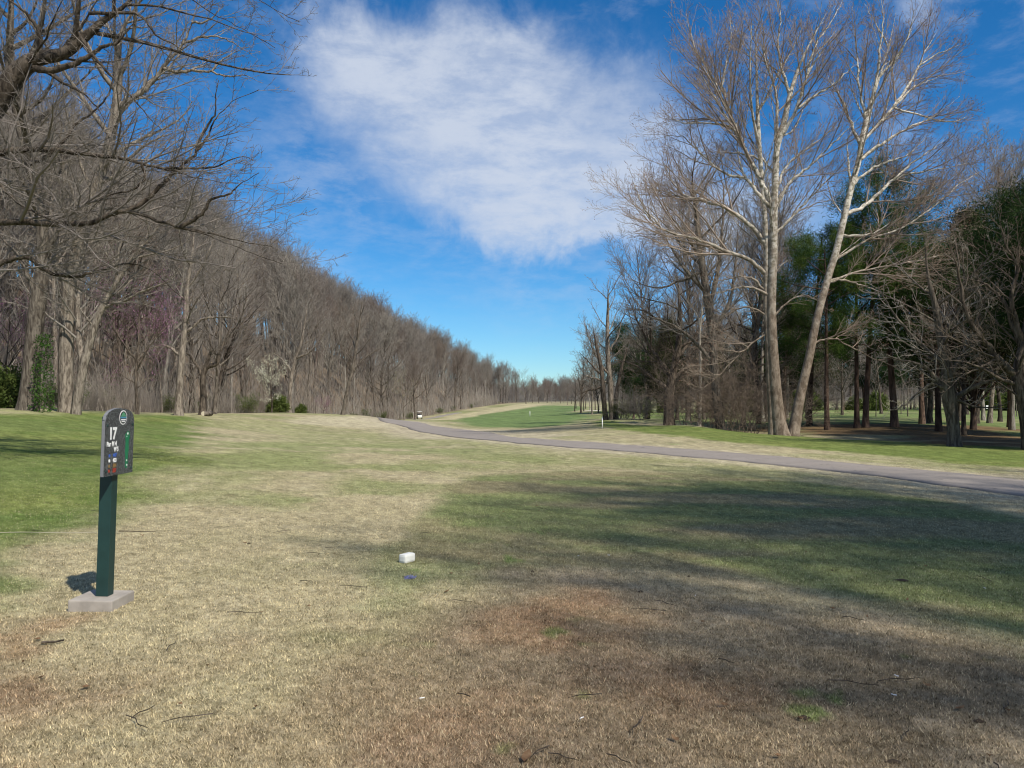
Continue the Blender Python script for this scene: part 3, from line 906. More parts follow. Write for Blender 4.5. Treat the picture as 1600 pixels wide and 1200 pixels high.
# ---- wood on the left hill: every tree its own object
wood = []
def clear_of(x, y, dmin):
    for (a, b_) in wood:
        if (a - x) ** 2 + (b_ - y) ** 2 < dmin * dmin: return False
    return True
WL = 'bare grey-brown tree of the steep wood on the left hillside'
tries = 0
while len(wood) < 250 and tries < 20000:
    tries += 1
    y = 26 * (520 / 26) ** (RG.random() ** .95)
    depth = RG.random() ** 1.25 * (14 + 55 * min(1, 130 / y) if y < 260 else 26)
    x = float(edge_x(y)) - 2.0 - depth
    if x < -1.05 * y - 6: continue
    if y < 46 and x > -31: continue
    if not clear_of(x, y, 3.3 + y / 85 + depth * .03): continue
    wood.append((x, y))
for i, (x, y) in enumerate(wood):
    dep = float(edge_x(y)) - x
    k = 'forest' if RG.random() < .8 else 'spreading'
    if dep < 9 and RG.random() < .10: k = 'tanbud'
    sc_ = RG.uniform(.82, 1.12) * (1.0 if k == 'forest' else 1.05)
    if dep < 7: sc_ *= .92
    hscale = float(np.interp(y, [40, 90, 200, 300, 480], [.95, 1.08, 1.08, 1.05, .95]))
    plant(k, x, y, 'bare_tree', WL, 'tree', 'bare trees of the wood on the left hillside', sc=sc_ * hscale)
# thin understory trees along the wood's edge
n = 0
while n < 120:
    y = 34 * (420 / 34) ** RG.random(); x = float(edge_x(y)) - RG.uniform(-.5, 9)
    if x < -1.0 * y: continue
    plant('sapling', x, y, 'sapling', 'thin bare sapling standing in front of the left wood', 'sapling', 'thin saplings along the edge of the left wood', sc=RG.uniform(.6, 1.15)); n += 1
n = 0
while n < 120:
    y = 34 * (460 / 34) ** RG.random(); x = float(edge_x(y)) - RG.uniform(-1.2, 8)
    if x < -1.0 * y: continue
    g_ = RG.random() < .30
    plant('greenbrush' if g_ else 'brush', x, y, 'shrub', 'half green leafy shrub at the foot of the left wood' if g_ else 'bare twiggy shrub at the foot of the left wood', 'shrub',
          'green shrubs along the left wood' if g_ else 'bare shrubs along the left wood', sc=RG.uniform(.5, 1.1)); n += 1
# singled out plants on the left
pp('redbud', 215, 43, 'redbud_tree', 'purple blossoming redbud behind the sign, largest of the pink trees', 'tree', sc=1.15, sink=0)
pp('redbud', 8, 44, 'redbud_tree', 'pinkish purple redbud at the left border behind the thick trunks', 'tree', sc=.95)
pp('redbud', 505, 118, 'redbud_tree', 'small faint purple redbud low at the edge of the wood beyond the mound', 'tree', sc=.5)
pp('dogwood', 425, 84, 'dogwood_tree', 'small tree with creamy white blossom at the foot of the left wood', 'tree', sc=.95, sink=0)
pp('yellowbud', 632, 168, 'budding_tree', 'yellow-green budding tree above the golf cart', 'tree', sc=.95)
pp('yellowbud', 822, 400, 'budding_tree', 'yellow-green tree ending the left wood far down the fairway', 'tree', sc=1.6)
pp('tanbud', 335, 62, 'budding_tree', 'tan budding tree in the left wood, right of the purple redbud', 'tree', sc=1.0)
pp('bush', 435, 86, 'evergreen_bush', 'dark rounded evergreen bush below the white blossom', 'bush', sc=1.15)
pp('bush', 12, 40, 'evergreen_bush', 'large evergreen bush left of the thickest trunk', 'bush', sc=1.3)
pp('bush', 470, 92, 'evergreen_bush', 'low green bush just right of the dark evergreen bush', 'bush', sc=.7)
pp('spreading', 648, 190, 'leaning_tree', 'dark leaning tree with heavy crooked limbs above the golf cart', 'tree', sc=.85)

# ---- guided trees: main limbs follow the tree in the photograph, finer wood grows from them
def guided(name, label, cat, d, trunks, limbs, sp, mb, mt, seed, split=1, buds=None, bmat=None, parts_level=1, depth_rand=.16, group=None):
    rg = random.Random(seed); sk = Skel()
    bx, by, bz = at(trunks[0][0][0], trunks[0][0][1], d)
    gz_ = tz(bx, by)
    store = []
    def poly(P, dd0, dd1, lev, startpt=None):
        w3 = []
        n_ = len(P)
        for i, (px, py, rp) in enumerate(P):
            f = i / (n_ - 1)
            dep = d + dd0 + (dd1 - dd0) * f
            x, y, z = at(px, py, dep)
            w3.append((x - bx, y - by, z - gz_, rp * dep / 1250))
        if lev == 0: w3[0] = (w3[0][0], w3[0][1], -.3, w3[0][3])
        if startpt is not None:
            w3[0] = (*startpt, w3[0][3])
        C = catmull(w3, 5)
        nC = len(C)
        jit = d * .0006 if lev else 0.0
        return [tuple(c[:3] + np.array([rg.gauss(0, jit), rg.gauss(0, jit), rg.gauss(0, jit)]) * (0 < i < nC - 1)) for i, c in enumerate(C)], [max(.007, c[3] * (1.0 if i < nC * .72 else 1 - .86 * (i - nC * .72) / (nC * .28))) for i, c in enumerate(C)]
    for P in trunks:
        pts, rad = poly(P, 0, rg.uniform(-.4, .4), 0)
        L = sum(sqrt(sum((a - b) ** 2 for a, b in zip(p, q_))) for p, q_ in zip(pts, pts[1:]))
        store.append((pts, rad)); sk.b.append((pts, rad, 0))
        s1 = dict(sp); s1['n'] = list(sp['n']); s1['n'][0] = sp.get('n_trunk', 8)
        children(rg, sk, pts, rad, L, 0, s1)
    for P in limbs:
        L2 = sqrt((P[0][0] - P[-1][0]) ** 2 + (P[0][1] - P[-1][1]) ** 2) * d / 1250
        # start at the nearest stored wood
        x, y, z = at(P[0][0], P[0][1], d); tgt = (x - bx, y - by, z - gz_)
        best = min((((p[0] - tgt[0]) ** 2 + (p[2] - tgt[2]) ** 2), p) for pts, _ in store for p in pts)[1]
        off = rg.choice([-1, 1]) * rg.uniform(.25, 1) * depth_rand * L2
        pts, rad = poly(P, best[1], best[1] + off, 1, best)
        store.append((pts, rad)); sk.b.append((pts, rad, 1))
        L = sum(sqrt(sum((a - b) ** 2 for a, b in zip(p, q_))) for p, q_ in zip(pts, pts[1:]))
        children(rg, sk, pts, rad, L, 1, sp)
    flare(sk, 1.35, .5)
    ex = None
    if buds:
        ex = flakes(end_points(sk, buds[0], buds[1], rg), buds[2], buds[3], buds[4], np.random.default_rng(seed))
    tm, cm = tree_meshes(name, sk, mb, mt, split, ex, bmat)
    t_ = thing(name, (bx, by, gz_), label, cat, group)
    link('trunk', tm, t_); link('crown', cm, t_)
    return t_
def rlin(P, r0, r1):
    n_ = len(P) - 1
    r0 *= .92; r1 = min(.5, r1 * .45)
    return [(x, y, r1 + (r0 - r1) * (1 - i / n_) ** 1.15) for i, (x, y) in enumerate(P)]
SYC = base_spec(n=[8, 13, 9, 7], n_trunk=8, ref=[22, 6.5, 2.4, 1.1], c0=[.30, .16, .12, .12], ang=[.8, .60, .58, .6], lr=[.24, .52, .50, .50], trop=[.02, .10, .08, .07, .04], rk=.0105, rmin=.0062, wig=[.03, .07, .09, .12, .15])
guided('sycamore_tree', 'tallest pale-barked bare sycamore with a straight trunk right of the cart path', 'tree', 42,
       [[(1221, 682, 13.5), (1214, 640, 10.5), (1208, 560, 8.6), (1205, 480, 7.4), (1208, 400, 6.6), (1209, 330, 5.8), (1211, 290, 5.2), (1214, 232, 4.8), (1223, 200, 4.8), (1234, 150, 4), (1250, 100, 3), (1272, 55, 2.2), (1300, 5, 1.4)],
        [(1206, 600, 5), (1200, 540, 4.6), (1197, 470, 4.4), (1198, 400, 4.2), (1194, 320, 3.8), (1188, 250, 3.4), (1184, 180, 3.2), (1182, 100, 2.4), (1180, 40, 1.6)]],
       [rlin([(1208, 322), (1190, 288), (1165, 235), (1148, 195), (1138, 170), (1130, 140), (1124, 100), (1122, 60)], 4.6, 1.3),
        rlin([(1142, 182), (1112, 120), (1085, 70), (1072, 20)], 2.0, .8),
        rlin([(1160, 222), (1130, 175), (1112, 145), (1095, 115), (1080, 90)], 2.4, 1),
        rlin([(1130, 145), (1135, 100), (1142, 60), (1140, 20)], 2, .8),
        rlin([(1198, 388), (1175, 355), (1135, 325), (1100, 314), (1062, 300), (1042, 265), (1030, 238)], 4.4, 1.2),
        rlin([(1100, 314), (1065, 308), (1035, 298), (1000, 296)], 2.2, .8),
        rlin([(1198, 424), (1170, 405), (1130, 390), (1088, 373), (1045, 363), (1020, 345), (998, 325), (970, 318)], 4, 1),
        rlin([(1030, 352), (1010, 330), (995, 300), (985, 270)], 2, .8),
        rlin([(1205, 328), (1182, 300), (1165, 280), (1140, 274), (1110, 254), (1085, 230), (1062, 210), (1040, 190)], 3.6, 1),
        rlin([(1165, 280), (1155, 255), (1152, 225), (1150, 200)], 2, .9),
        rlin([(1184, 245), (1160, 240), (1130, 238), (1095, 245)], 2, .8),
        rlin([(1175, 222), (1145, 200), (1110, 192), (1065, 192), (1050, 180)], 2.4, .8),
        rlin([(1213, 232), (1214, 190), (1211, 140), (1196, 95), (1192, 50), (1190, 10)], 3.2, 1),
        rlin([(1233, 150), (1221, 105), (1216, 70), (1219, 25), (1215, -20)], 2.8, 1),
        rlin([(1217, 222), (1244, 170), (1262, 118), (1285, 80), (1318, 48)], 3.6, 1),
        rlin([(1246, 168), (1275, 148), (1298, 136), (1325, 112), (1345, 95)], 2.6, .9),
        rlin([(1262, 118), (1275, 70), (1300, 30), (1320, -5)], 2.2, .8),
        rlin([(1210, 330), (1233, 287), (1262, 262), (1290, 235), (1322, 205), (1345, 180)], 3.2, .9),
        rlin([(1210, 295), (1228, 262), (1250, 240), (1285, 215), (1320, 190)], 2.4, .8),
        rlin([(1208, 365), (1245, 330), (1275, 300), (1300, 275), (1325, 262)], 2.4, .8),
        rlin([(1200, 452), (1180, 438), (1160, 432), (1130, 437), (1100, 445)], 2.6, .8),
        rlin([(1202, 462), (1180, 452), (1160, 448), (1130, 455), (1098, 464)], 2.8, .9),
        rlin([(1205, 430), (1218, 418), (1232, 405)], 2.4, .9),
        rlin([(1202, 500), (1170, 480), (1140, 490), (1110, 520)], 2, .8),
        rlin([(1204, 520), (1165, 545), (1120, 590), (1085, 615)], 1.8, .8),
        rlin([(1208, 500), (1235, 470), (1262, 462), (1290, 480)], 2, .8)],
       SYC, M_SYC, M_TWIGS, 11, 1, (4, .95, .06, 1, .03), M_BUDR)
guided('sycamore_tree', 'pale sycamore leaning right, growing beside the base of the tallest sycamore', 'tree', 42.6,
       [[(1237, 678, 9.5), (1250, 620, 7.6), (1264, 560, 6.6), (1276, 500, 6), (1292, 440, 5.6), (1307, 390, 5.3), (1320, 335, 5), (1331, 290, 4.6), (1342, 250, 4.3), (1346, 222, 4), (1353, 190, 4), (1364, 150, 3.4), (1374, 120, 2.8), (1388, 75, 2.1), (1400, 20, 1.2)]],
       [rlin([(1345, 225), (1333, 200), (1320, 165), (1308, 145), (1297, 128), (1285, 105)], 3, .9),
        rlin([(1353, 190), (1348, 165), (1341, 130), (1340, 95), (1335, 55), (1332, 10)], 3, .9),
        rlin([(1345, 222), (1374, 192), (1408, 150), (1432, 110), (1448, 75), (1468, 45)], 3.4, .9),
        rlin([(1440, 95), (1475, 80), (1500, 70)], 1.6, .7),
        rlin([(1440, 190), (1480, 190), (1520, 178)], 1.8, .7),
        rlin([(1388, 75), (1370, 40), (1350, 5)], 1.6, .7),
        rlin([(1395, 165), (1430, 135), (1455, 125), (1480, 115)], 1.8, .7),
        rlin([(1344, 250), (1370, 230), (1402, 210), (1430, 195), (1462, 180), (1500, 150)], 3.4, .9),
        rlin([(1364, 150), (1372, 110), (1376, 70), (1380, 30), (1376, -10)], 3, 1),
        rlin([(1374, 120), (1395, 95), (1415, 65), (1430, 25)], 2.6, .9),
        rlin([(1322, 338), (1350, 322), (1378, 297), (1400, 278), (1440, 268), (1480, 262), (1530, 250)], 4, .9),
        rlin([(1400, 278), (1425, 255), (1455, 235), (1480, 215)], 2.2, .8),
        rlin([(1334, 295), (1360, 265), (1390, 252), (1420, 240), (1455, 205)], 2.8, .8),
        rlin([(1318, 372), (1343, 368), (1370, 362), (1402, 342)], 3, .9),
        rlin([(1302, 408), (1350, 378), (1410, 355), (1465, 318), (1510, 280), (1545, 262)], 2.4, .8),
        rlin([(1300, 438), (1320, 438), (1345, 446), (1375, 455), (1398, 460)], 2.6, .9),
        rlin([(1293, 440), (1345, 424), (1400, 413), (1450, 404), (1486, 396)], 2.2, .8),
        rlin([(1268, 530), (1300, 530), (1345, 550), (1400, 575)], 2.2, .8),
        rlin([(1330, 300), (1326, 260), (1324, 225), (1335, 190)], 2.4, .8)],
       SYC, M_SYC, M_TWIGS, 12, 1, (4, .95, .06, 1, .03), M_BUDR)

# near tree outside the left border: its limbs reach into the picture
NEAR = base_spec(n=[8, 12, 9, 6], n_trunk=7, ref=[14, 4.2, 1.6, .8], c0=[.45, .14, .12, .12], ang=[.8, .72, .70, .7], lr=[.3, .43, .48, .50], trop=[.02, .03, .03, .02, .02], rk=.010, rmin=.0045, wig=[.05, .10, .13, .17, .2])
guided('overhanging_tree', 'nearest bare tree, its thick dark limbs reaching in from the upper left border', 'tree', 17,
       [[(-120, 735, 32), (-112, 560, 28), (-95, 400, 25), (-60, 270, 22), (-25, 190, 19), (5, 145, 17), (30, 112, 15), (58, 92, 12), (98, 84, 9), (130, 60, 8), (162, 32, 7), (198, 6, 6), (235, -40, 5)]],
       [rlin([(45, 102), (75, 110), (108, 102), (140, 88), (163, 72), (185, 66), (205, 40), (236, 0)], 7, 2.4),
        rlin([(95, 85), (112, 60), (135, 30), (160, -20)], 5, 2),
        rlin([(60, 90), (62, 70), (58, 45), (40, 20), (8, -5), (-20, -25)], 5.5, 2.5),
        rlin([(75, 110), (100, 130), (128, 145), (150, 165), (165, 190)], 3.4, 1.2),
        rlin([(130, 62), (142, 82), (165, 110), (200, 145), (230, 180), (255, 205)], 3.4, 1.2),
        rlin([(-80, 330), (-30, 258), (0, 240), (40, 233), (95, 235), (130, 241), (190, 248), (240, 260), (272, 268), (320, 282), (372, 286)], 7.5, 1.4),
        rlin([(95, 235), (60, 254), (25, 262), (-10, 262)], 3.5, 2),
        rlin([(100, 236), (108, 210), (118, 195), (150, 170), (172, 140), (175, 90), (150, 70)], 3, 1.2),
        rlin([(245, 262), (225, 280), (205, 296), (165, 308), (135, 335)], 3, 1.2),
        rlin([(270, 266), (300, 262), (335, 262), (370, 245), (400, 250)], 2.6, .9),
        rlin([(-95, 400), (-40, 356), (0, 348), (45, 347), (90, 350), (140, 348), (180, 333), (212, 332), (250, 346), (290, 358), (330, 370), (385, 392), (440, 412)], 7.5, 1.1),
        rlin([(210, 331), (232, 310), (255, 285), (282, 262), (308, 236), (325, 210), (335, 190), (362, 160), (405, 140)], 4.2, 1.1),
        rlin([(310, 235), (318, 205), (335, 180), (338, 150), (342, 125)], 2.8, 1),
        rlin([(300, 357), (316, 334), (330, 312), (357, 304), (375, 288), (405, 270)], 3.8, 1),
        rlin([(290, 358), (330, 365), (380, 378), (425, 385)], 2.2, .8),
        rlin([(-95, 470), (-40, 440), (0, 412), (40, 402), (75, 425), (115, 432), (150, 425), (200, 412), (240, 425), (290, 470)], 6, 1.1),
        rlin([(-95, 420), (-50, 300), (-20, 275), (10, 300), (40, 325), (95, 350), (120, 375)], 5, 1.4),
        rlin([(-60, 270), (-70, 200), (-60, 100), (-30, 20)], 8, 3),
        rlin([(160, 32), (205, 20), (225, 30), (245, 55), (275, 72), (300, 90)], 3.2, 1),
        rlin([(235, -40), (270, -20), (330, 20), (380, 45), (430, 75)], 1.3, .6),
        rlin([(230, -35), (300, -40), (370, -20), (425, 12), (468, 34)], 1.3, .6)],
       NEAR, M_BARKD, M_TWIG, 21)
MIDT = base_spec(n=[12, 12, 8, 6], n_trunk=15, ref=[18, 5, 2.1, 1.0], c0=[.32, .15, .12, .12], ang=[.85, .7, .65, .65], lr=[.30, .42, .46, .48], trop=[.02, .05, .05, .04, .03], rk=.014, rmin=.007, wig=[.04, .10, .13, .15, .2])
guided('bare_tree', 'tall bare tree with the thickest trunk on the green rough, far left', 'tree', 36,
       [[(42, 641, 15), (48, 590, 13), (52, 540, 12.5), (58, 480, 12), (66, 420, 10), (64, 340, 8.5), (48, 260, 8), (28, 180, 7), (16, 100, 6.6), (17, 30, 6), (20, -40, 5), (28, -140, 3)]],
       [rlin([(60, 470), (45, 430), (20, 390), (-20, 350)], 7, 2.5), rlin([(66, 410), (85, 370), (100, 320), (98, 260), (95, 200), (100, 130)], 6, 1.6),
        rlin([(18, 60), (50, 20), (70, -40)], 4, 1.6), rlin([(30, 190), (70, 150), (90, 100), (95, 40)], 3.5, 1.2)],
       MIDT, M_BARK, M_TWIG, 31)
guided('bare_tree', 'tall bare tree whose trunk rises behind the sign post, left of the redbud', 'tree', 37,
       [[(105, 637, 12), (103, 580, 11), (104, 520, 10.5), (107, 460, 9.6), (116, 410, 9), (130, 350, 8.4), (147, 300, 8), (166, 245, 7.6), (178, 190, 7), (184, 140, 6.5), (184, 90, 6), (190, 50, 5), (210, 15, 4), (238, -30, 3)]],
       [rlin([(178, 170), (212, 150), (238, 128), (260, 100), (285, 70), (300, 35), (312, -10)], 5.6, 2),
        rlin([(255, 108), (275, 112), (300, 110), (330, 111), (345, 95), (372, 80), (410, 66)], 3.4, 1),
        rlin([(285, 70), (315, 58), (340, 58), (370, 70), (400, 90)], 2.4, .8),
        rlin([(300, 38), (325, 32), (350, 10)], 2.4, 1),
        rlin([(108, 450), (80, 400), (72, 350), (80, 290), (85, 220)], 7, 2),
        rlin([(150, 292), (185, 270), (215, 235), (250, 215), (290, 200)], 4.5, 1.2),
        rlin([(330, 111), (355, 120), (385, 118), (410, 130)], 1.8, .7)],
       MIDT, M_BARK, M_TWIG, 32)
guided('bare_tree', 'slender bare tree leaning right against the trunk behind the sign post', 'tree', 36.5,
       [[(117, 636, 7), (127, 590, 7), (136, 550, 6.4), (146, 515, 5.8), (160, 480, 5), (180, 445, 4.2), (205, 405, 3.4), (235, 370, 2.6), (265, 330, 1.8)]],
       [rlin([(130, 575), (124, 530), (122, 470), (124, 410), (130, 350), (150, 280)], 6, 2), rlin([(160, 480), (190, 470), (225, 455), (260, 440), (300, 410)], 3, 1),
        rlin([(180, 445), (185, 400), (200, 350), (220, 300)], 3, 1)],
       MIDT, M_BARK, M_TWIG, 33)
guided('bare_tree', 'pale straight trunk standing at the edge of the green rough left of two twin stems', 'tree', 50,
       [[(279, 646, 7), (281, 600, 5.5), (285, 550, 5), (290, 500, 4.4), (292, 450, 4), (300, 400, 3), (305, 340, 2)]],
       [rlin([(284, 560), (262, 540), (235, 545), (205, 560)], 3, 1), rlin([(288, 520), (315, 500), (345, 495), (380, 500)], 3, 1)], MIDT, M_BARK, M_TWIG, 34)
guided('bare_tree', 'crooked low bare tree whose limb bends right above the grass edge', 'tree', 54,
       [[(316, 646, 6), (318, 620, 5), (317, 595, 4.6), (322, 575, 4), (338, 568, 3.6), (343, 552, 3), (350, 535, 2.2), (365, 500, 1.5)]],
       [rlin([(318, 590), (300, 560), (280, 545), (255, 540)], 3, 1), rlin([(320, 578), (330, 540), (320, 500), (330, 450)], 3, 1)], MIDT, M_BARKD, M_TWIG, 35)
guided('bare_tree', 'light bare tree with a bare pole-like trunk left of the mound by the path', 'tree', 84,
       [[(535, 646, 3.6), (543, 610, 3), (552, 570, 2.8), (560, 520, 2.4), (566, 470, 2)]], [rlin([(548, 590), (570, 560), (600, 540)], 2, .8)], MIDT, M_BARK, M_TWIG, 36)
guided('bare_tree', 'bare tree with a split pale limb standing under the white blossom', 'tree', 88,
       [[(452, 642, 3.4), (454, 600, 3.2), (462, 560, 2.8), (472, 530, 2.4), (480, 480, 2)]], [rlin([(455, 580), (440, 560), (420, 550)], 2, .8), rlin([(462, 560), (490, 545), (520, 500)], 2.2, .8)], MIDT, M_BARK, M_TWIG, 37)

# ---- right side
OPENT = base_spec(n=[12, 11, 8, 6], n_trunk=16, ref=[12, 4, 1.8, .9], c0=[.25, .12, .12, .12], ang=[.95, .75, .7, .7], lr=[.42, .42, .46, .48], trop=[.02, .02, .03, .02, .02], rk=.014, rmin=.0065, wig=[.05, .11, .14, .17, .2])
guided('gnarled_tree', 'gnarled low-branching bare tree with a pale twisted trunk before the shaded hollow', 'tree', 31,
       [[(1492, 698, 10.5), (1489, 660, 9), (1483, 625, 10), (1480, 600, 9), (1478, 570, 7), (1470, 530, 6), (1462, 480, 5), (1450, 430, 4), (1445, 380, 3)]],
       [rlin([(1483, 622), (1462, 590), (1440, 570), (1400, 560), (1350, 540)], 5, 1.2), rlin([(1484, 625), (1520, 605), (1560, 590), (1600, 575), (1640, 560)], 5, 1.5),
        rlin([(1480, 600), (1500, 560), (1520, 520), (1530, 470), (1535, 410)], 5, 1.3), rlin([(1480, 610), (1455, 600), (1430, 618), (1405, 638), (1385, 640)], 3, 1),
        rlin([(1476, 570), (1430, 530), (1390, 480), (1370, 440)], 4, 1), rlin([(1485, 620), (1530, 636), (1570, 634)], 3, 1),
        rlin([(1470, 530), (1500, 480), (1505, 420), (1500, 360)], 3.4, 1)],
       OPENT, M_SYC if False else M_BARK, M_TWIG, 41)
guided('bare_tree', 'bare tree cut by the right border with long limbs sweeping down to the left', 'tree', 29,
       [[(1612, 712, 12), (1606, 660, 11), (1598, 620, 10), (1590, 590, 9), (1600, 540, 8), (1612, 480, 7), (1625, 400, 6), (1640, 320, 5)]],
       [rlin([(1590, 592), (1560, 560), (1535, 530), (1510, 490), (1500, 440), (1490, 400), (1480, 350)], 7, 1.6), rlin([(1598, 545), (1580, 500), (1560, 460), (1530, 440), (1500, 436)], 5, 1.2),
        rlin([(1600, 540), (1580, 470), (1590, 420), (1570, 380), (1560, 330)], 5, 1.3), rlin([(1596, 600), (1560, 590), (1520, 570), (1470, 560)], 4, 1.2),
        rlin([(1560, 560), (1530, 575), (1500, 590), (1470, 620)], 3, 1)],
       OPENT, M_BARKD, M_TWIGD, 42)
TALLR = dict(MIDT); TALLR['trop'] = [.02, .08, .06, .05, .03]
guided('bare_tree', 'tall many-stemmed bare tree behind the tallest sycamore, left of its trunk', 'tree', 52,
       [[(1128, 668, 8), (1118, 600, 7), (1112, 520, 6.5), (1104, 460, 6), (1095, 400, 5), (1088, 340, 4), (1084, 300, 3), (1080, 260, 2)]],
       [rlin([(1110, 480), (1122, 420), (1128, 360), (1130, 300), (1125, 260)], 4.5, 1.2), rlin([(1112, 520), (1140, 470), (1150, 400), (1155, 340)], 4, 1.2),
        rlin([(1104, 455), (1070, 420), (1045, 380), (1030, 340)], 3.5, 1), rlin([(1115, 560), (1070, 520), (1030, 500), (990, 490)], 4, 1),
        rlin([(1100, 430), (1060, 440), (1020, 450), (975, 430)], 3, 1)],
       TALLR, M_BARK, M_TWIG, 43)
guided('bare_tree', 'stout dark-trunked bare tree with wide low limbs left of the vine thicket', 'tree', 62,
       [[(1046, 664, 9), (1045, 635, 8), (1047, 610, 7.5), (1052, 580, 6), (1060, 540, 5), (1062, 480, 4), (1058, 430, 3)]],
       [rlin([(1046, 612), (1020, 590), (990, 570), (955, 562)], 4, 1), rlin([(1050, 590), (1085, 570), (1120, 560)], 4, 1), rlin([(1050, 585), (1020, 550), (1000, 510), (980, 460)], 4, 1),
        rlin([(1056, 560), (1090, 520), (1110, 470)], 3.5, 1), rlin([(1060, 520), (1030, 500), (1005, 485), (970, 485)], 3, .8)],
       OPENT, M_BARKD, M_TWIGD, 44)
guided('bare_tree', 'slender bare tree with a pale feathery top at the left end of the right-hand trees', 'tree', 76,
       [[(956, 656, 4.6), (954, 610, 4.2), (950, 560, 3.6), (949, 520, 3), (950, 480, 2.2), (950, 440, 1.4)]],
       [rlin([(952, 590), (935, 560), (920, 530), (912, 500)], 2.4, .8), rlin([(950, 555), (965, 525), (975, 490)], 2.2, .8), rlin([(952, 600), (925, 590), (905, 585)], 2, .8)],
       TALLR, M_BARK, M_TWIG, 45)
guided('bare_tree', 'darker double stem right beside the slender feathery tree', 'tree', 74,
       [[(947, 657, 4.2), (943, 620, 3.8), (940, 580, 3.2), (932, 540, 2.2), (926, 510, 1.4)], [(962, 656, 4), (963, 620, 3.4), (970, 580, 2.6), (980, 545, 2)]],
       [rlin([(942, 590), (920, 565), (905, 550)], 2, .8), rlin([(942, 602), (915, 612), (900, 618)], 2, .8)], MIDT, M_BARKD, M_TWIGD, 46)

def T(kind, px, d, label, cat='tree', name=None, **k):
    return pp(kind, px, d, name or {'pine': 'pine_tree', 'cedar': 'cedar_tree', 'darkpine': 'pine_tree', 'forest': 'bare_tree', 'spreading': 'bare_tree', 'sapling': 'sapling'}.get(kind, kind), label, cat, **k)
T('pine', 1264, 60, 'green pine right behind the two sycamores', sc=.90, var=0)
T('pine', 1292, 55, 'slim dark pine trunk just right of the leaning sycamore', sc=.78, var=1)
T('pine', 1338, 56, 'left one of the close pair of dark pine trunks in the shade', sc=.83, var=2)
T('pine', 1352, 56.5, 'right one of the close pair of dark pine trunks in the shade', sc=.95, var=0, rz=2.)
T('pine', 1397, 57, 'tallest pine, its rounded green crown right of the leaning sycamore', sc=1.10, var=1, rz=1.)
T('pine', 1440, 66, 'pine behind and right of the tallest pine', sc=1.0, var=2, rz=.4)
T('darkpine', 1466, 54, 'dark pine trunk directly left of the gnarled low tree', sc=1.0, rz=2)
T('cedar', 1520, 58, 'dense olive cedar with a rounded cone shape behind the gnarled tree', sc=1.10)
T('darkpine', 1578, 66, 'blackish evergreen at the right border behind the bare limbs', sc=1.15)
T('forest', 1192, 70, 'grey bare tree seen between the sycamore and the thicket', sc=.85)
T('forest', 1075, 75, 'tall bare grey tree behind the left part of the thicket', sc=1.0)
T('forest', 1010, 90, 'tall bare grey tree between the slender feathery tree and the stout dark trunk', sc=.9)
T('cedar', 1042, 76, 'narrow dark cedar column above the stout dark trunk', sc=.66)
T('darkpine', 1225, 84, 'dark evergreen filling the gap behind the tallest sycamore', sc=1.0)
T('darkpine', 990, 105, 'small dark evergreen low behind the double stem', sc=.7)
T('spreading', 1443, 70, 'light grey slanting trunk standing in the sunlit field', sc=.8)
T('spreading', 1525, 72, 'thick pale trunk in the sunlit field left of the forked one', sc=.95)
T('spreading', 1505, 50, 'small dark forked trunk in the shade right of the gnarled tree', sc=.6)
T('forest', 1580, 60, 'bare tree with reddish upright twigs at the right border', sc=.95)
T('forest', 1545, 74, 'bare tree rising behind the olive cedar', sc=1.1)
T('forest', 1092, 58, 'thin bare tree growing out of the vine thicket', sc=.7)
T('forest', 1160, 62, 'bare tree behind the right end of the vine thicket', sc=.95)
T('spreading', 1185, 66, 'bare tree with a short flared trunk left of the sycamore base', sc=.8)
T('spreading', 1012, 80, 'bare tree behind the leafy thicket right of the feathery tree', sc=.85)
T('forest', 925, 150, 'bare tree by the far sand bunker, right one', sc=.75)
T('spreading', 908, 170, 'bare tree by the far sand bunker, left one', sc=.8)
for px, d, s in [(1075, 56, 1.0), (1100, 54, 1.1), (1125, 52.5, 1.15), (1148, 51, 1.1), (1165, 53, 1.2), (1180, 49, .9), (1235, 50, .9), (1110, 60, 1.3), (1140, 58, 1.4), (1170, 59, 1.4), (1240, 62, 1.2)]:
    pp('vinebrush', px, d, 'thicket_shrub', 'tangled reddish brown shrub in the thicket left of the sycamore', 'shrub', 'brown thicket shrubs beside the sycamore', sc=s)
for px, d, s in [(975, 74, .9), (985, 72, 1.0), (996, 71, .9)]:
    pp('brush', px, d, 'thicket_shrub', 'bare upright shrub right of the double stem', 'shrub', 'bare shrubs right of the double stem', sc=s)
pp('greenbrush', 968, 73, 'green_shrub', 'pale green leafy shrub at the foot of the double stem', 'shrub', sc=.8)
pp('greenbrush', 1003, 74, 'green_shrub', 'green vine-like shrub at the foot of the bare thicket, right end', 'shrub', sc=1.0)
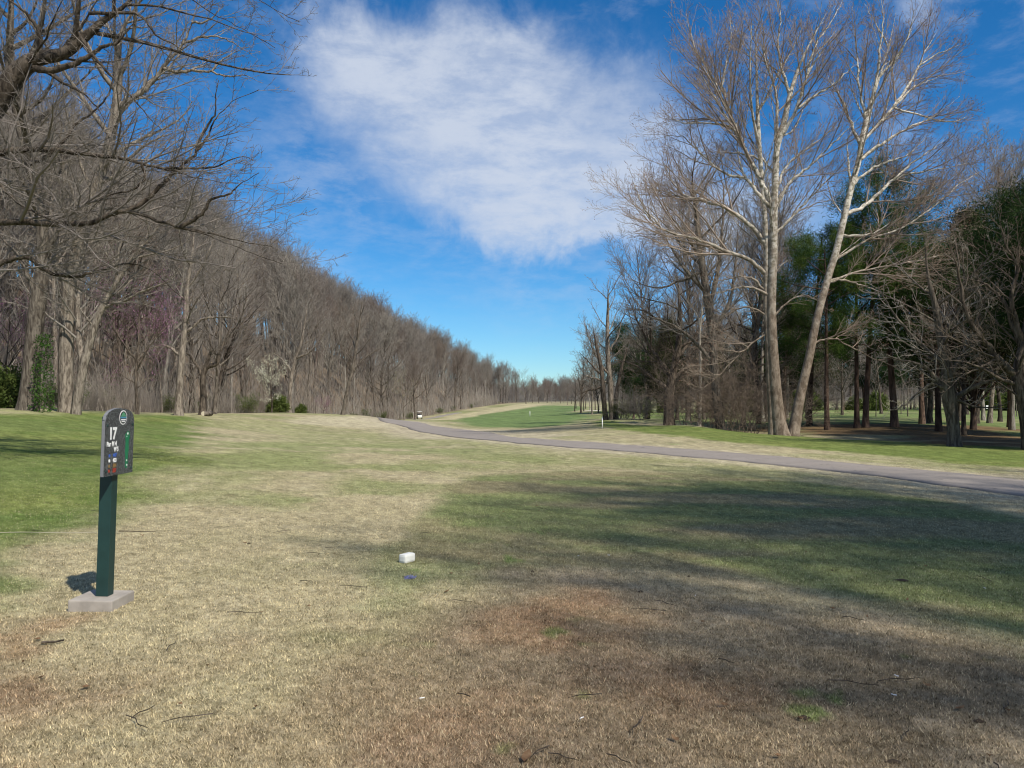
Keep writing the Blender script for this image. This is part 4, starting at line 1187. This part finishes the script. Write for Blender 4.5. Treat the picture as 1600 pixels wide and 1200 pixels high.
# distant trees at the end of the fairway and beyond the right-hand field
k = 0
for px, d, kind, s in [(842, 430, 'spreading', 1.2), (832, 455, 'forest', .9), (855, 470, 'spreading', 1.1), (868, 500, 'forest', .9), (880, 480, 'forest', .95), (893, 430, 'spreading', .95), (826, 480, 'forest', .8),
                       (905, 360, 'forest', .85), (900, 300, 'spreading', .9), (915, 290, 'spreading', .9), (922, 250, 'forest', .85), (930, 220, 'spreading', .85), (938, 190, 'forest', .8), (945, 170, 'spreading', .8), (958, 150, 'forest', .75), (972, 140, 'spreading', .85), (985, 130, 'forest', .7), (935, 160, 'spreading', .75), (912, 210, 'spreading', .8), (898, 240, 'spreading', .8), (887, 380, 'forest', .9), (876, 440, 'spreading', .9), (862, 430, 'forest', .7), (850, 500, 'forest', 1.), (838, 520, 'forest', 1.)]:
    lab = 'bare tree in the far row closing the end of the fairway' if d > 350 else 'bare tree in the row along the far right side of the fairway'
    T(kind, px, d, lab, group='trees closing the end of the fairway' if d > 350 else 'trees along the far right side of the fairway', sc=s * (.62 if d > 350 else .85))
for i in range(64):
    px = 985 + i * 10.6 + RG.uniform(-5, 5); d = RG.uniform(150, 190)
    kk = RG.choice(['darkpine', 'darkpine', 'cedar', 'forest', 'spreading'])
    T(kk, px, d, {'darkpine': 'dark evergreen in the line behind the sunlit right field', 'cedar': 'olive cedar in the line behind the sunlit right field'}.get(kk, 'bare tree in the line behind the sunlit right field'),
      group='trees lining the back of the right field', sc=RG.uniform(.85, 1.35))
for i in range(30):
    px = 1060 + i * 19 + RG.uniform(-9, 9); d = RG.uniform(68, 118)
    kk = RG.choice(['spreading', 'spreading', 'forest', 'spreading', 'sapling'] if not 1290 < px < 1440 else ['spreading', 'sapling'])
    T(kk, px, d, {'darkpine': 'dark evergreen in the grove between the path and the right field', 'pine': 'pine in the grove between the path and the right field'}.get(kk, 'bare tree in the grove between the path and the right field'),
      group='trees of the grove in front of the right field', sc=RG.uniform(.7, 1.0))
for i in range(34):
    px = 1010 + i * 19 + RG.uniform(-9, 9)
    pp(RG.choice(['bush', 'brush']), px, RG.uniform(142, 152), 'hedge_bush', 'dark bush in the hedge line behind the sunlit right field', 'bush', 'bushes behind the right field', sc=RG.uniform(1.4, 2.4))
# trees beyond the right border and behind the viewer: their shade falls into the picture
for x, y, kind, s in [(27, 26, 'darkpine', 1.15), (31, 33, 'darkpine', 1.25), (23.6, 32.5, 'darkpine', .85), (22.3, 28.5, 'darkpine', .8), (26, 37, 'darkpine', .95), (29, 42.5, 'darkpine', 1.0), (34, 40, 'pine', 1.0), (36, 47, 'darkpine', 1.2), (29, 38.5, 'darkpine', 1.05), (24.5, 30, 'darkpine', .85), (41, 42, 'pine', 1.1), (38, 33, 'darkpine', 1.2), (33, 29, 'darkpine', 1.1)]:
    plant(kind, x, y, 'pine_tree', 'evergreen beyond the right border that shades the hollow', 'tree', 'evergreens beyond the right border', sc=s)
for x, y, kind, s, rz_ in [(15, -4.6, 'forest', 1.05, 0), (15.5, -8.5, 'forest', 1.05, 2), (17, -3, 'forest', 1.15, 1), (20, 0, 'forest', 1.1, 4), (22, -6, 'forest', 1.15, 3), (17, -13, 'forest', 1.0, 5), (18, -8, 'forest', 1.2, 1), (27, 2.5, 'forest', 1.0, 3), (23, -10, 'forest', 1.1, 3)]:
    plant(kind, x, y, 'bare_tree', 'bare tree behind the tee whose branch shadows cross the turf', 'tree', 'bare trees behind the tee', sc=s, rz=rz_)

# forest floor brush that nobody could count
rg = random.Random(77); sk = Skel()
for i in range(12000):
    y = 32 * (420 / 32) ** rg.random(); x = float(edge_x(y)) - 0.5 - rg.random() ** 1.3 * 34
    if x < -1.0 * y: continue
    h_ = rg.uniform(.7, 2.6 + 3.4 * rg.random() ** 2) * (1 + y / 260); z = 0
    a = rg.gauss(0, .22); b_ = rg.gauss(0, .22)
    sk.b.append(([(x, y, 0.0), (x + a * h_ * .5, y + b_ * h_ * .5, h_ * .55), (x + a * h_ * 1.3, y + b_ * h_ * 1.3, h_)], [.014 * (1 + y / 110), .010 * (1 + y / 110), .005 * (1 + y / 110)], 3))
xs = np.array([b[0][0][0] for b in sk.b]); ys = np.array([b[0][0][1] for b in sk.b]); zs = terr(xs, ys)
sk.b = [([(p[0], p[1], p[2] + zs[i] - .05) for p in b[0]], b[1], b[2]) for i, b in enumerate(sk.b)]
v, f = tubes(sk.b)
tag(link('undergrowth', mesh_np('undergrowth', v, f, None, True, [M_TWIG])), 'thin brown stems and brush under the trees of the left wood', 'undergrowth', None, 'stuff')

# the rest of the wood, higher up the hill, past what one could count
def joined(tp):
    vs_, fs_, b0 = [], [], 0
    for me in tp:
        v_ = np.empty(len(me.vertices) * 3, np.float32); me.vertices.foreach_get('co', v_); v_ = v_.reshape(-1, 3)
        f_ = np.empty(len(me.loops), np.int32); me.loops.foreach_get('vertex_index', f_)
        vs_.append(v_); fs_.append(f_.reshape(-1, 4) + b0); b0 += len(v_)
    return mesh_np('wood_tree', np.concatenate(vs_), np.concatenate(fs_), None, True, [M_TWIG])
rg = random.Random(91); pts = []
while len(pts) < 620:
    y = 40 * (540 / 40) ** (rg.random() ** .9); dep = 14 + rg.random() * 62
    x = float(edge_x(y)) - dep
    if x < -1.0 * y - 5: continue
    pts.append((x, y, 0))
for i in range(620):
    y = rg.uniform(560, 880); pts.append((rg.uniform(-.12, .62) * y, y, 0))
P_ = np.array(pts); P_[:, 2] = terr(P_[:, 0], P_[:, 1]) - np.where(P_[:, 1] >= 560, 8.0, .2)
wme = bpy.data.meshes.new('woods'); wme.from_pydata([tuple(p) for p in P_], [], []); wme.materials.append(M_TWIG)
wo = link('woods', wme)
tag(wo, 'mass of bare treetops on the upper slope of the left hill and at the far end of the fairway', 'woods', None, 'stuff')
ng = bpy.data.node_groups.new('woods', 'GeometryNodeTree')
ng.interface.new_socket('Geometry', in_out='INPUT', socket_type='NodeSocketGeometry')
ng.interface.new_socket('Geometry', in_out='OUTPUT', socket_type='NodeSocketGeometry')
gi = ng.nodes.new('NodeGroupInput'); go = ng.nodes.new('NodeGroupOutput')
g2i = ng.nodes.new('GeometryNodeGeometryToInstance')
for k_ in range(5):
    so = bpy.data.objects.new('wood_tree', joined(PROTO['forest'][k_]))
    oi = ng.nodes.new('GeometryNodeObjectInfo'); oi.inputs['Object'].default_value = so
    oi.inputs['As Instance'].default_value = True
    ng.links.new(oi.outputs['Geometry'], g2i.inputs[0])
iop = ng.nodes.new('GeometryNodeInstanceOnPoints')
ng.links.new(gi.outputs[0], iop.inputs['Points']); ng.links.new(g2i.outputs[0], iop.inputs['Instance'])
iop.inputs['Pick Instance'].default_value = True
def rnd(kind, a, b_, seed):
    r_ = ng.nodes.new('FunctionNodeRandomValue'); r_.data_type = kind
    ins = [i for i in r_.inputs if i.enabled]
    if kind == 'INT':
        r_.inputs[4].default_value = a; r_.inputs[5].default_value = b_; r_.inputs[8].default_value = seed; return r_.outputs[2]
    if kind == 'FLOAT':
        r_.inputs[2].default_value = a; r_.inputs[3].default_value = b_; r_.inputs[8].default_value = seed; return r_.outputs[1]
    r_.inputs[0].default_value = a; r_.inputs[1].default_value = b_; r_.inputs[8].default_value = seed; return r_.outputs[0]
ng.links.new(rnd('INT', 0, 4, 1), iop.inputs['Instance Index'])
ng.links.new(rnd('FLOAT_VECTOR', (0, 0, 0), (.08, .08, 6.28), 2), iop.inputs['Rotation'])
ng.links.new(rnd('FLOAT', .75, 1.15, 3), iop.inputs['Scale'])
ng.links.new(iop.outputs[0], go.inputs[0])
md = wo.modifiers.new('woods', 'NODES'); md.node_group = ng

# ---- ivy on the trunk at the left
def ivy(px, d, h, r, label):
    x = (px - 800) / 1250 * d
    nr_ = np.random.default_rng(int(px)); n_ = 500
    a = nr_.uniform(0, 2 * pi, n_); z = nr_.uniform(0, h, n_); rr_ = r * (1 - .5 * z / h) * nr_.uniform(.6, 1.3, n_)
    C = np.stack([np.cos(a) * rr_, np.sin(a) * rr_, z], -1)
    ex = flakes(C, .09, 3, .06, nr_, .7, .2)
    o = link('ivy', mesh_np('ivy', ex[0], None, ex[1], False, [M_IVY]), None, (x, d, tz(x, d)))
    return tag(o, label, 'ivy')
ivy(67, 35.3, 3.4, .42, 'green ivy column climbing right beside the thickest left trunk')

# ================================================================ tee sign
M_GREEN = plain('green_painted_timber', (.012, .040, .036), .5, .4, .40, 7)
M_CONC = plain('concrete', (.33, .295, .255), .9, .2, .42, 9)
M_WHITE = plain('white_paint', (.80, .80, .78), .5, .3, .05, 20)
m, t, b = mat('speckled_stone', .35)
tc_ = t.node('ShaderNodeTexCoord')
n1 = t.noise(tc_.outputs['Object'], 95, 3, .75)
c = t.mix(t.ramp(n1, .47, .60), (.022, .024, .026, 1), (.17, .18, .185, 1))
t.l.new(c, b.inputs['Base Color'])
M_STONE = m
M_EDGE = plain('sawn_stone_edge', (.17, .175, .185), .7, .3, .15, 60)
sx, sy = -3.25, 6.42
sz = tz(sx, sy)
sign = thing('tee_sign', (sx, sy, sz), 'speckled dark stone sign for hole 17 on a dark green post set in concrete', 'sign')
MB().box((-.02, 0, .018), (.345, .37, .13), 0, .010).build('concrete_base', M_CONC, sign)
MB().box((0, 0, .095 + .7), (.096, .096, 1.42), 0, .004).build('post', M_GREEN, sign)
# stone slab: x = thickness, y = width, z = height; its face looks along +x
pz0, pz1, psh = 1.045, 1.575, 1.475
yw = .235
prof = [(-yw, pz0), (yw, pz0), (yw, psh)]
for k_ in range(0, 11):
    a = pi * k_ / 10
    prof.append((yw * cos(a) * .98, psh + .01 + (pz1 - psh - .01) * sin(a) ** .85))
prof.append((-yw, psh))
x0 = .050
panel = MB().prism(prof, x0, x0 + .026).build('sign_panel', M_STONE, sign)
xf = x0 + .026
# lighter sawn edge facing the viewer
MB().prism([(-yw - .002, pz0), (-yw, pz0), (-yw, psh), (-yw - .002, psh)], x0 + .001, xf - .001).build('stone_edge', M_EDGE, panel)
ee = MB()
for k_ in range(5, 10):
    a, b2 = pi * k_ / 10, pi * (k_ + 1) / 10
    p_, q2 = (yw * cos(a) * .98, psh + .01 + (pz1 - psh - .01) * sin(a) ** .85), (yw * cos(b2) * .98, psh + .01 + (pz1 - psh - .01) * max(0, sin(b2)) ** .85)
    ee.prism([(q2[0], q2[1]), (p_[0], p_[1]), (p_[0], p_[1] + .002), (q2[0] - .001, q2[1] + .002)], x0 + .001, xf - .001)
ee.build('stone_edge', M_EDGE, panel)
for yy, zz in ((-.205, 1.44), (.205, 1.44), (-.205, 1.085), (.205, 1.085)):
    MB().cyl((xf - .002, yy, zz), (xf + .006, yy, zz), .011, .009, 8).build('bolt', M_GREEN, sign)
def text(s, y, z, size, m_, bold=.0, name='lettering', cx=.8):
    cu = bpy.data.curves.new('t', 'FONT'); cu.body = s; cu.size = size; cu.align_x = 'LEFT'; cu.offset = bold; cu.extrude = .0008
    o = bpy.data.objects.new('t', cu); COL.objects.link(o)
    dg = bpy.context.evaluated_depsgraph_get()
    me = bpy.data.meshes.new_from_object(o.evaluated_get(dg))
    bpy.data.objects.remove(o)
    me.materials.clear(); me.materials.append(m_)
    r = link(name, me, panel, (xf + .0014, y, z))
    r.rotation_euler = (radians(90), 0, radians(90)); r.scale = (cx, 1, 1)
    return r
M_BLUEL = plain('blue_lettering', (.05, .13, .50), .5); M_GOLDL = plain('tan_lettering', (.25, .16, .06), .5); M_REDL = plain('red_lettering', (.38, .05, .03), .5)
M_HOLE = plain('green_hole_map', (.015, .17, .075), .6, .3, .35, 40)
text('17', -.175, 1.335, .125, M_WHITE, .006, cx=.95)
text('Par M 4', -.205, 1.278, .052, M_WHITE, .002, cx=.95)
text('W 5', -.090, 1.234, .050, M_WHITE, .002)
def row(z, s, m_):
    text(s, -.100, z, .042, m_, .0018, cx=.9)
    MB().cyl((xf, -.155, z + .014), (xf + .0018, -.155, z + .014), .013, .013, 12).build('tee_dot', m_, panel)
row(1.190, '447', M_BLUEL); row(1.150, '433', M_WHITE); row(1.108, '384', M_GOLDL); row(1.070, '327', M_REDL)
# plan of the hole
hp_ = [(.10, 1.10), (.115, 1.085), (.135, 1.09), (.15, 1.12), (.145, 1.18), (.155, 1.24), (.15, 1.30), (.165, 1.345), (.16, 1.38), (.13, 1.39), (.105, 1.37), (.09, 1.36), (.10, 1.30), (.095, 1.22), (.105, 1.16)]
MB().prism(hp_, xf, xf + .0015).build('hole_map', M_HOLE, panel)
for yy, zz, r_ in ((.13, 1.368, .010), (.125, 1.15, .007), (.13, 1.112, .008), (.115, 1.345, .005)):
    MB().cyl((xf + .0015, yy, zz), (xf + .0028, yy, zz), r_, r_, 10).build('map_mark', M_WHITE, panel)
# oval emblem
def oval(cy, cz, a_, b_, n_=28): return [(cy + a_ * cos(2 * pi * i / n_), cz + b_ * sin(2 * pi * i / n_)) for i in range(n_)]
MB().prism(oval(.045, 1.500, .062, .058), xf, xf + .0012).build('emblem_rim', M_WHITE, panel)
MB().prism(oval(.045, 1.500, .054, .050), xf + .0012, xf + .0024).build('emblem_field', plain('emblem_black', (.02, .025, .03), .5), panel)
MB().prism([(.0, 1.508), (.03, 1.535), (.045, 1.544), (.07, 1.53), (.092, 1.508)], xf + .0024, xf + .0034).build('emblem_hill', plain('emblem_green', (.10, .30, .16), .5), panel)
MB().prism([(-.006, 1.494), (.096, 1.494), (.094, 1.506), (-.004, 1.506)], xf + .0024, xf + .0034).build('emblem_water', plain('emblem_blue', (.06, .25, .40), .5), panel)
for zz, w_ in ((1.478, .038), (1.464, .028)):
    e = MB()
    for k_ in range(5):
        e.prism([(.045 - w_ + k_ * w_ * .42, zz), (.045 - w_ + k_ * w_ * .42 + w_ * .30, zz), (.045 - w_ + k_ * w_ * .42 + w_ * .30, zz + .010), (.045 - w_ + k_ * w_ * .42, zz + .010)], xf + .0024, xf + .0034)
    e.build('emblem_lettering', M_WHITE, panel)
sign.rotation_euler = (0, radians(1.3), 0)

# ================================================================ small things on the grass
M_SCUFF = plain('scuffed_white_paint', (.70, .69, .64), .6, .3, .22, 14)
gx_, gy_ = hit(635, 880)
o = MB().box((0, 0, .042), (.095, .165, .092), 0, .024).build('tee_marker', M_SCUFF, None, (gx_, gy_ + .05, tz(gx_, gy_ + .05)))
o.rotation_euler = (0, 0, radians(-32))
tag(o, 'white block tee marker lying on the grass left of the shaded tee', 'tee marker')
bx_, by_ = hit(641, 905)
r2 = np.random.default_rng(4); pv, pf = [], []
n_ = 160
a = r2.uniform(0, 2 * pi, n_); rr_ = np.sqrt(r2.random(n_))
C = np.stack([bx_ + np.cos(a) * rr_ * .055, by_ + np.sin(a) * rr_ * .06, np.full(n_, tz(bx_, by_) + .016)], -1)
ex = flakes(C, .018, 1, .003, r2, .35, .0)
tag(link('paint_mark', mesh_np('paint_mark', ex[0], None, ex[1], False, [plain('violet_blue_paint', (.20, .21, .42), .8)])), 'faded violet-blue paint dot sprayed on grass in front of the white block', 'paint mark')
def stick(name, px, py, L, r, rz, m_, label, cat, bend=.1, group=None, lift=.012, n_=7):
    x, y = hit(px, py); z = tz(x, y)
    rg = random.Random(int(px * 7 + py)); pts = []
    for i in range(n_):
        s = (i / (n_ - 1) - .5) * L
        wob_ = bend * L * sin(i * 1.3) * .3 + rg.gauss(0, .004)
        xx = x + cos(rz) * s - sin(rz) * wob_; yy = y + sin(rz) * s + cos(rz) * wob_
        pts.append((xx, yy, tz(xx, yy) + lift))
    v, f = tubes([(pts, [r * (1 - .4 * i / n_) for i in range(n_)], 2)])
    v = v - np.array([x, y, z])
    return tag(link(name, mesh_np(name, v, f, None, True, [m_]), None, (x, y, z)), label, cat, group)
M_PALE = plain('dry_pale_wood', (.62, .55, .42), .8)
M_CORD = plain('weathered_cord', (.42, .38, .28), .9, .2, .3, 15)
stick('fallen_stick', 82, 1007, .13, .010, .35, M_BARKD, 'short dark stick on the dry grass below the concrete block', 'stick', .2, lift=.02)
stick('cord', 60, 835, 2.0, .0045, .02, M_CORD, 'thin pale cord lying across the grass left of the sign post', 'cord', .02, n_=16, lift=.018)
stick('fallen_twig', 214, 832, .45, .006, .02, M_BARKD, 'thin dark twig on the grass right of the sign post', 'twig', .05)
TM = 'white sliver of a broken golf tee on the shaded brown turf'
for i, (px, py) in enumerate([(904, 872), (1087, 936), (1401, 1062), (1397, 1093), (660, 1099), (910, 1130), (1539, 924), (950, 871)]):
    stick('broken_tee', px, py, .028, .0035, RG.random() * 3, M_WHITE, TM, 'golf tee', 0, 'broken golf tees on the turf', lift=.024, n_=3)
M_DIRT = plain('dark_soil', (.05, .035, .022), .95)
for i, (px, py, s) in enumerate([(1001, 926, .035), (1395, 1194, .05), (1410, 908, .10), (832, 895, .03), (389, 851, .03), (1255, 1124, .05), (1530, 1130, .04), (1076, 903, .02), (1300, 893, .02)]):
    x, y = hit(px, py); nr_ = np.random.default_rng(i)
    n_ = 12; a = np.arange(n_) * 2 * pi / n_; q1 = nr_.uniform(.6, 1.2, n_) * s * .6
    vv_ = [(0, 0, .020)] + [(cos(b_) * w_ * 1.3, sin(b_) * w_ * .8, .004) for b_, w_ in zip(a, q1)]
    o = link('soil_clod', mesh_np('soil_clod', np.array(vv_), None, [(0, 1 + j, 1 + (j + 1) % n_) for j in range(n_)], True, [M_DIRT]), None, (x, y, tz(x, y)))
    tag(o, 'dark clod of soil on the mown turf', 'soil clod', 'dark soil clods on the turf')
M_DLEAF = leafm('dead_leaf', (.16, .095, .055), (.26, .17, .10), 20, .2)
for i, (px, py, lab) in enumerate([(42, 857, 'orange-brown dead leaf on the green grass left of the sign post'), (823, 1195, 'reddish dead leaf at the bottom border of the photo'), (222, 840, 'small tan leaf on the grass just right of the sign post')]):
    x, y = hit(px, min(py, 1190)); s = .05 if i < 2 else .03
    vv_ = np.array([(-s, 0, .02), (-s * .4, -s * .45, .03), (s * .5, -s * .35, .024), (s, 0, .035), (s * .5, s * .4, .028), (-s * .4, s * .45, .022), (0, 0, .018)])
    o = link('dead_leaf', mesh_np('dead_leaf', vv_, None, [(6, j, (j + 1) % 6) for j in range(6)], True, [M_DLEAF]), None, (x, y, tz(x, y)))
    o.rotation_euler = (0, 0, i * 1.3); tag(o, lab, 'leaf')

def litter(kind, n_, d0, d1):
    for i in range(n_):
        y = d0 * (d1 / d0) ** RG.random(); x = y * RG.uniform(-.62, .62)
        if abs(x + 3.27) < .3 and abs(y - 6.4) < .3: continue
        z = tz(x, y)
        if kind == 'leaf':
            s_ = RG.uniform(.014, .030)
            vv_ = np.array([(-s_, 0, .018), (-s_ * .4, -s_ * .45, .026), (s_ * .5, -s_ * .35, .020), (s_, 0, .032), (s_ * .5, s_ * .4, .024), (-s_ * .4, s_ * .45, .018), (0, 0, .014)])
            o = link('dead_leaf', mesh_np('dead_leaf', vv_, None, [(6, j, (j + 1) % 6) for j in range(6)], True, [M_DLEAF]), None, (x, y, z))
            tag(o, 'tiny brown dead leaf lying in the mown turf', 'leaf', 'tiny dead leaves scattered on the turf')
        else:
            L = RG.uniform(.04, .14)
            v, f = tubes([([(-L, 0, .02), (-L * .3, L * .1, .026), (L * .3, -L * .05, .024), (L, L * .12, .022)], [.003, .0028, .0024, .0015], 2)])
            o = link('small_twig', mesh_np('small_twig', v, f, None, True, [M_BARKD]), None, (x, y, z))
            tag(o, 'short thin twig lying in the mown turf', 'twig', 'short twigs scattered on the turf')
        o.rotation_euler = (0, 0, RG.random() * 6.28)
litter('leaf', 60, 3.3, 14); litter('twig', 45, 3.3, 14)

# log end at the edge of the wood
x = (318 - 800) / 1250 * 52; lz = tz(x, 52)
lg = thing('cut_log', (x, 52, lz), 'short cut log with a pale round end under the crooked low tree', 'log')
MB().cyl((0, .0, .16), (.25, .7, .16), .17, .16, 16).build('log_bark', M_BARK, lg, None, True)
MB().cyl((0, -.012, .16), (.002, -.002, .16), .15, .15, 16).build('cut_face', M_PALE, lg)

# ================================================================ distant furniture
def stake(px, py, d, h_, r, label, m_, name='marker_stake'):
    x = (px - 800) / 1250 * d; z = tz(x, d)
    t_ = thing(name, (x, d, z), label, 'stake')
    MB().cyl((0, 0, -.1), (0, 0, h_), r, r, 10).build('pole', m_, t_, None, True)
    MB().cyl((0, 0, h_), (0, 0, h_ + r * 1.5), r * 1.05, r * .3, 10).build('cap', m_, t_, None, True)
    return t_
stake(941, 672, 50, .68, .035, 'short white hazard stake in the tan grass below the double stem', M_WHITE)
stake(828, 647, 190, 1.25, .06, 'slim white yardage pole in the middle of the green fairway', M_WHITE, 'yardage_pole')
x = (647 - 800) / 1250 * 207
t_ = thing('trail_post', (x, 207, tz(x, 207)), 'pale square post just left of the golf cart', 'post')
MB().box((0, 0, .85), (.45, .3, 1.7), 0, .02).build('post_body', M_CONC, t_)
MB().box((0, 0, 1.73), (.52, .36, .06), 0, .01).build('post_cap', M_WHITE, t_)

# golf cart
gc = (655.5 - 800) / 1250 * 212
cart = thing('golf_cart', (gc, 212, tz(gc, 212) + .03), 'golf cart with a white roof parked by the edge of the left wood', 'golf cart', rz=radians(14))
M_BLK = plain('black_rubber', (.02, .02, .02), .8); M_CREAM = plain('cream_body_paint', (.66, .64, .58), .35, .5); M_SEAT = plain('grey_vinyl', (.10, .10, .11), .6)
body = MB().box((0, 0, .38), (1.15, 2.2, .16), 0, .04)
body.prism([(-1.15, .32), (-.55, .32), (-.55, .95), (-.75, .95), (-1.1, .62)], -.55, .55)
body.build('body', M_CREAM, cart)
MB().box((0, .75, .62), (1.12, .75, .36), 0, .05).build('rear_body', M_CREAM, cart)
MB().box((0, .35, .80), (1.0, .5, .14), 0, .04).box((0, .62, 1.05), (1.0, .12, .45), 0, .04).build('seat', M_SEAT, cart)
MB().box((0, .05, 1.86), (1.2, 1.75, .07), 0, .03).build('roof', M_WHITE, cart)
for sx_ in (-1, 1):
    MB().cyl((sx_ * .52, -.62, .9), (sx_ * .5, -.55, 1.84), .022).build('roof_strut', M_BLK, cart)
    MB().cyl((sx_ * .52, .85, .8), (sx_ * .5, .75, 1.84), .022).build('roof_strut', M_BLK, cart)
    for yy in (-.8, .75):
        w_ = MB().cyl((sx_ * .48, yy, .23), (sx_ * .66, yy, .23), .23, .23, 18).build('wheel', M_BLK, cart, None, True)
        MB().cyl((sx_ * .66, yy, .23), (sx_ * .672, yy, .23), .11, .10, 14).build('rim', M_WHITE, w_)
    MB().cyl((sx_ * .38, -1.16, .62), (sx_ * .38, -1.10, .62), .07, .07, 12).build('headlight', M_WHITE, cart)
wh = MB()
wh.cyl((-.25, -.45, .85), (-.25, -.2, 1.05), .02); wh.cyl((-.25, -.21, 1.02), (-.25, -.18, 1.06), .17, .17, 16)
wh.build('steering_wheel', M_BLK, cart)
for i, px_ in enumerate((-.22, .22)):
    b_ = MB().cyl((px_, 1.2, .55), (px_, 1.3, 1.35), .13, .15, 12).build('golf_bag', M_SEAT, None, None, True)
    b_.parent = None; b_.location = cart.location; b_.rotation_euler = cart.rotation_euler
    tag(b_, ['dark golf bag strapped on the back of the cart, left one', 'dark golf bag strapped on the back of the cart, right one'][i], 'golf bag')
# white box on a post in the right-hand field
x = (1545 - 800) / 1250 * 95
t_ = thing('field_sign', (x, 95, tz(x, 95)), 'small white board on a post beyond the right field', 'sign')
MB().box((0, 0, 1.3), (.75, .06, .40), 0, .01).build('board', M_WHITE, t_)
MB().box((0, .06, .60), (.08, .05, 1.40), 0, .005).build('post', M_GREEN, t_)
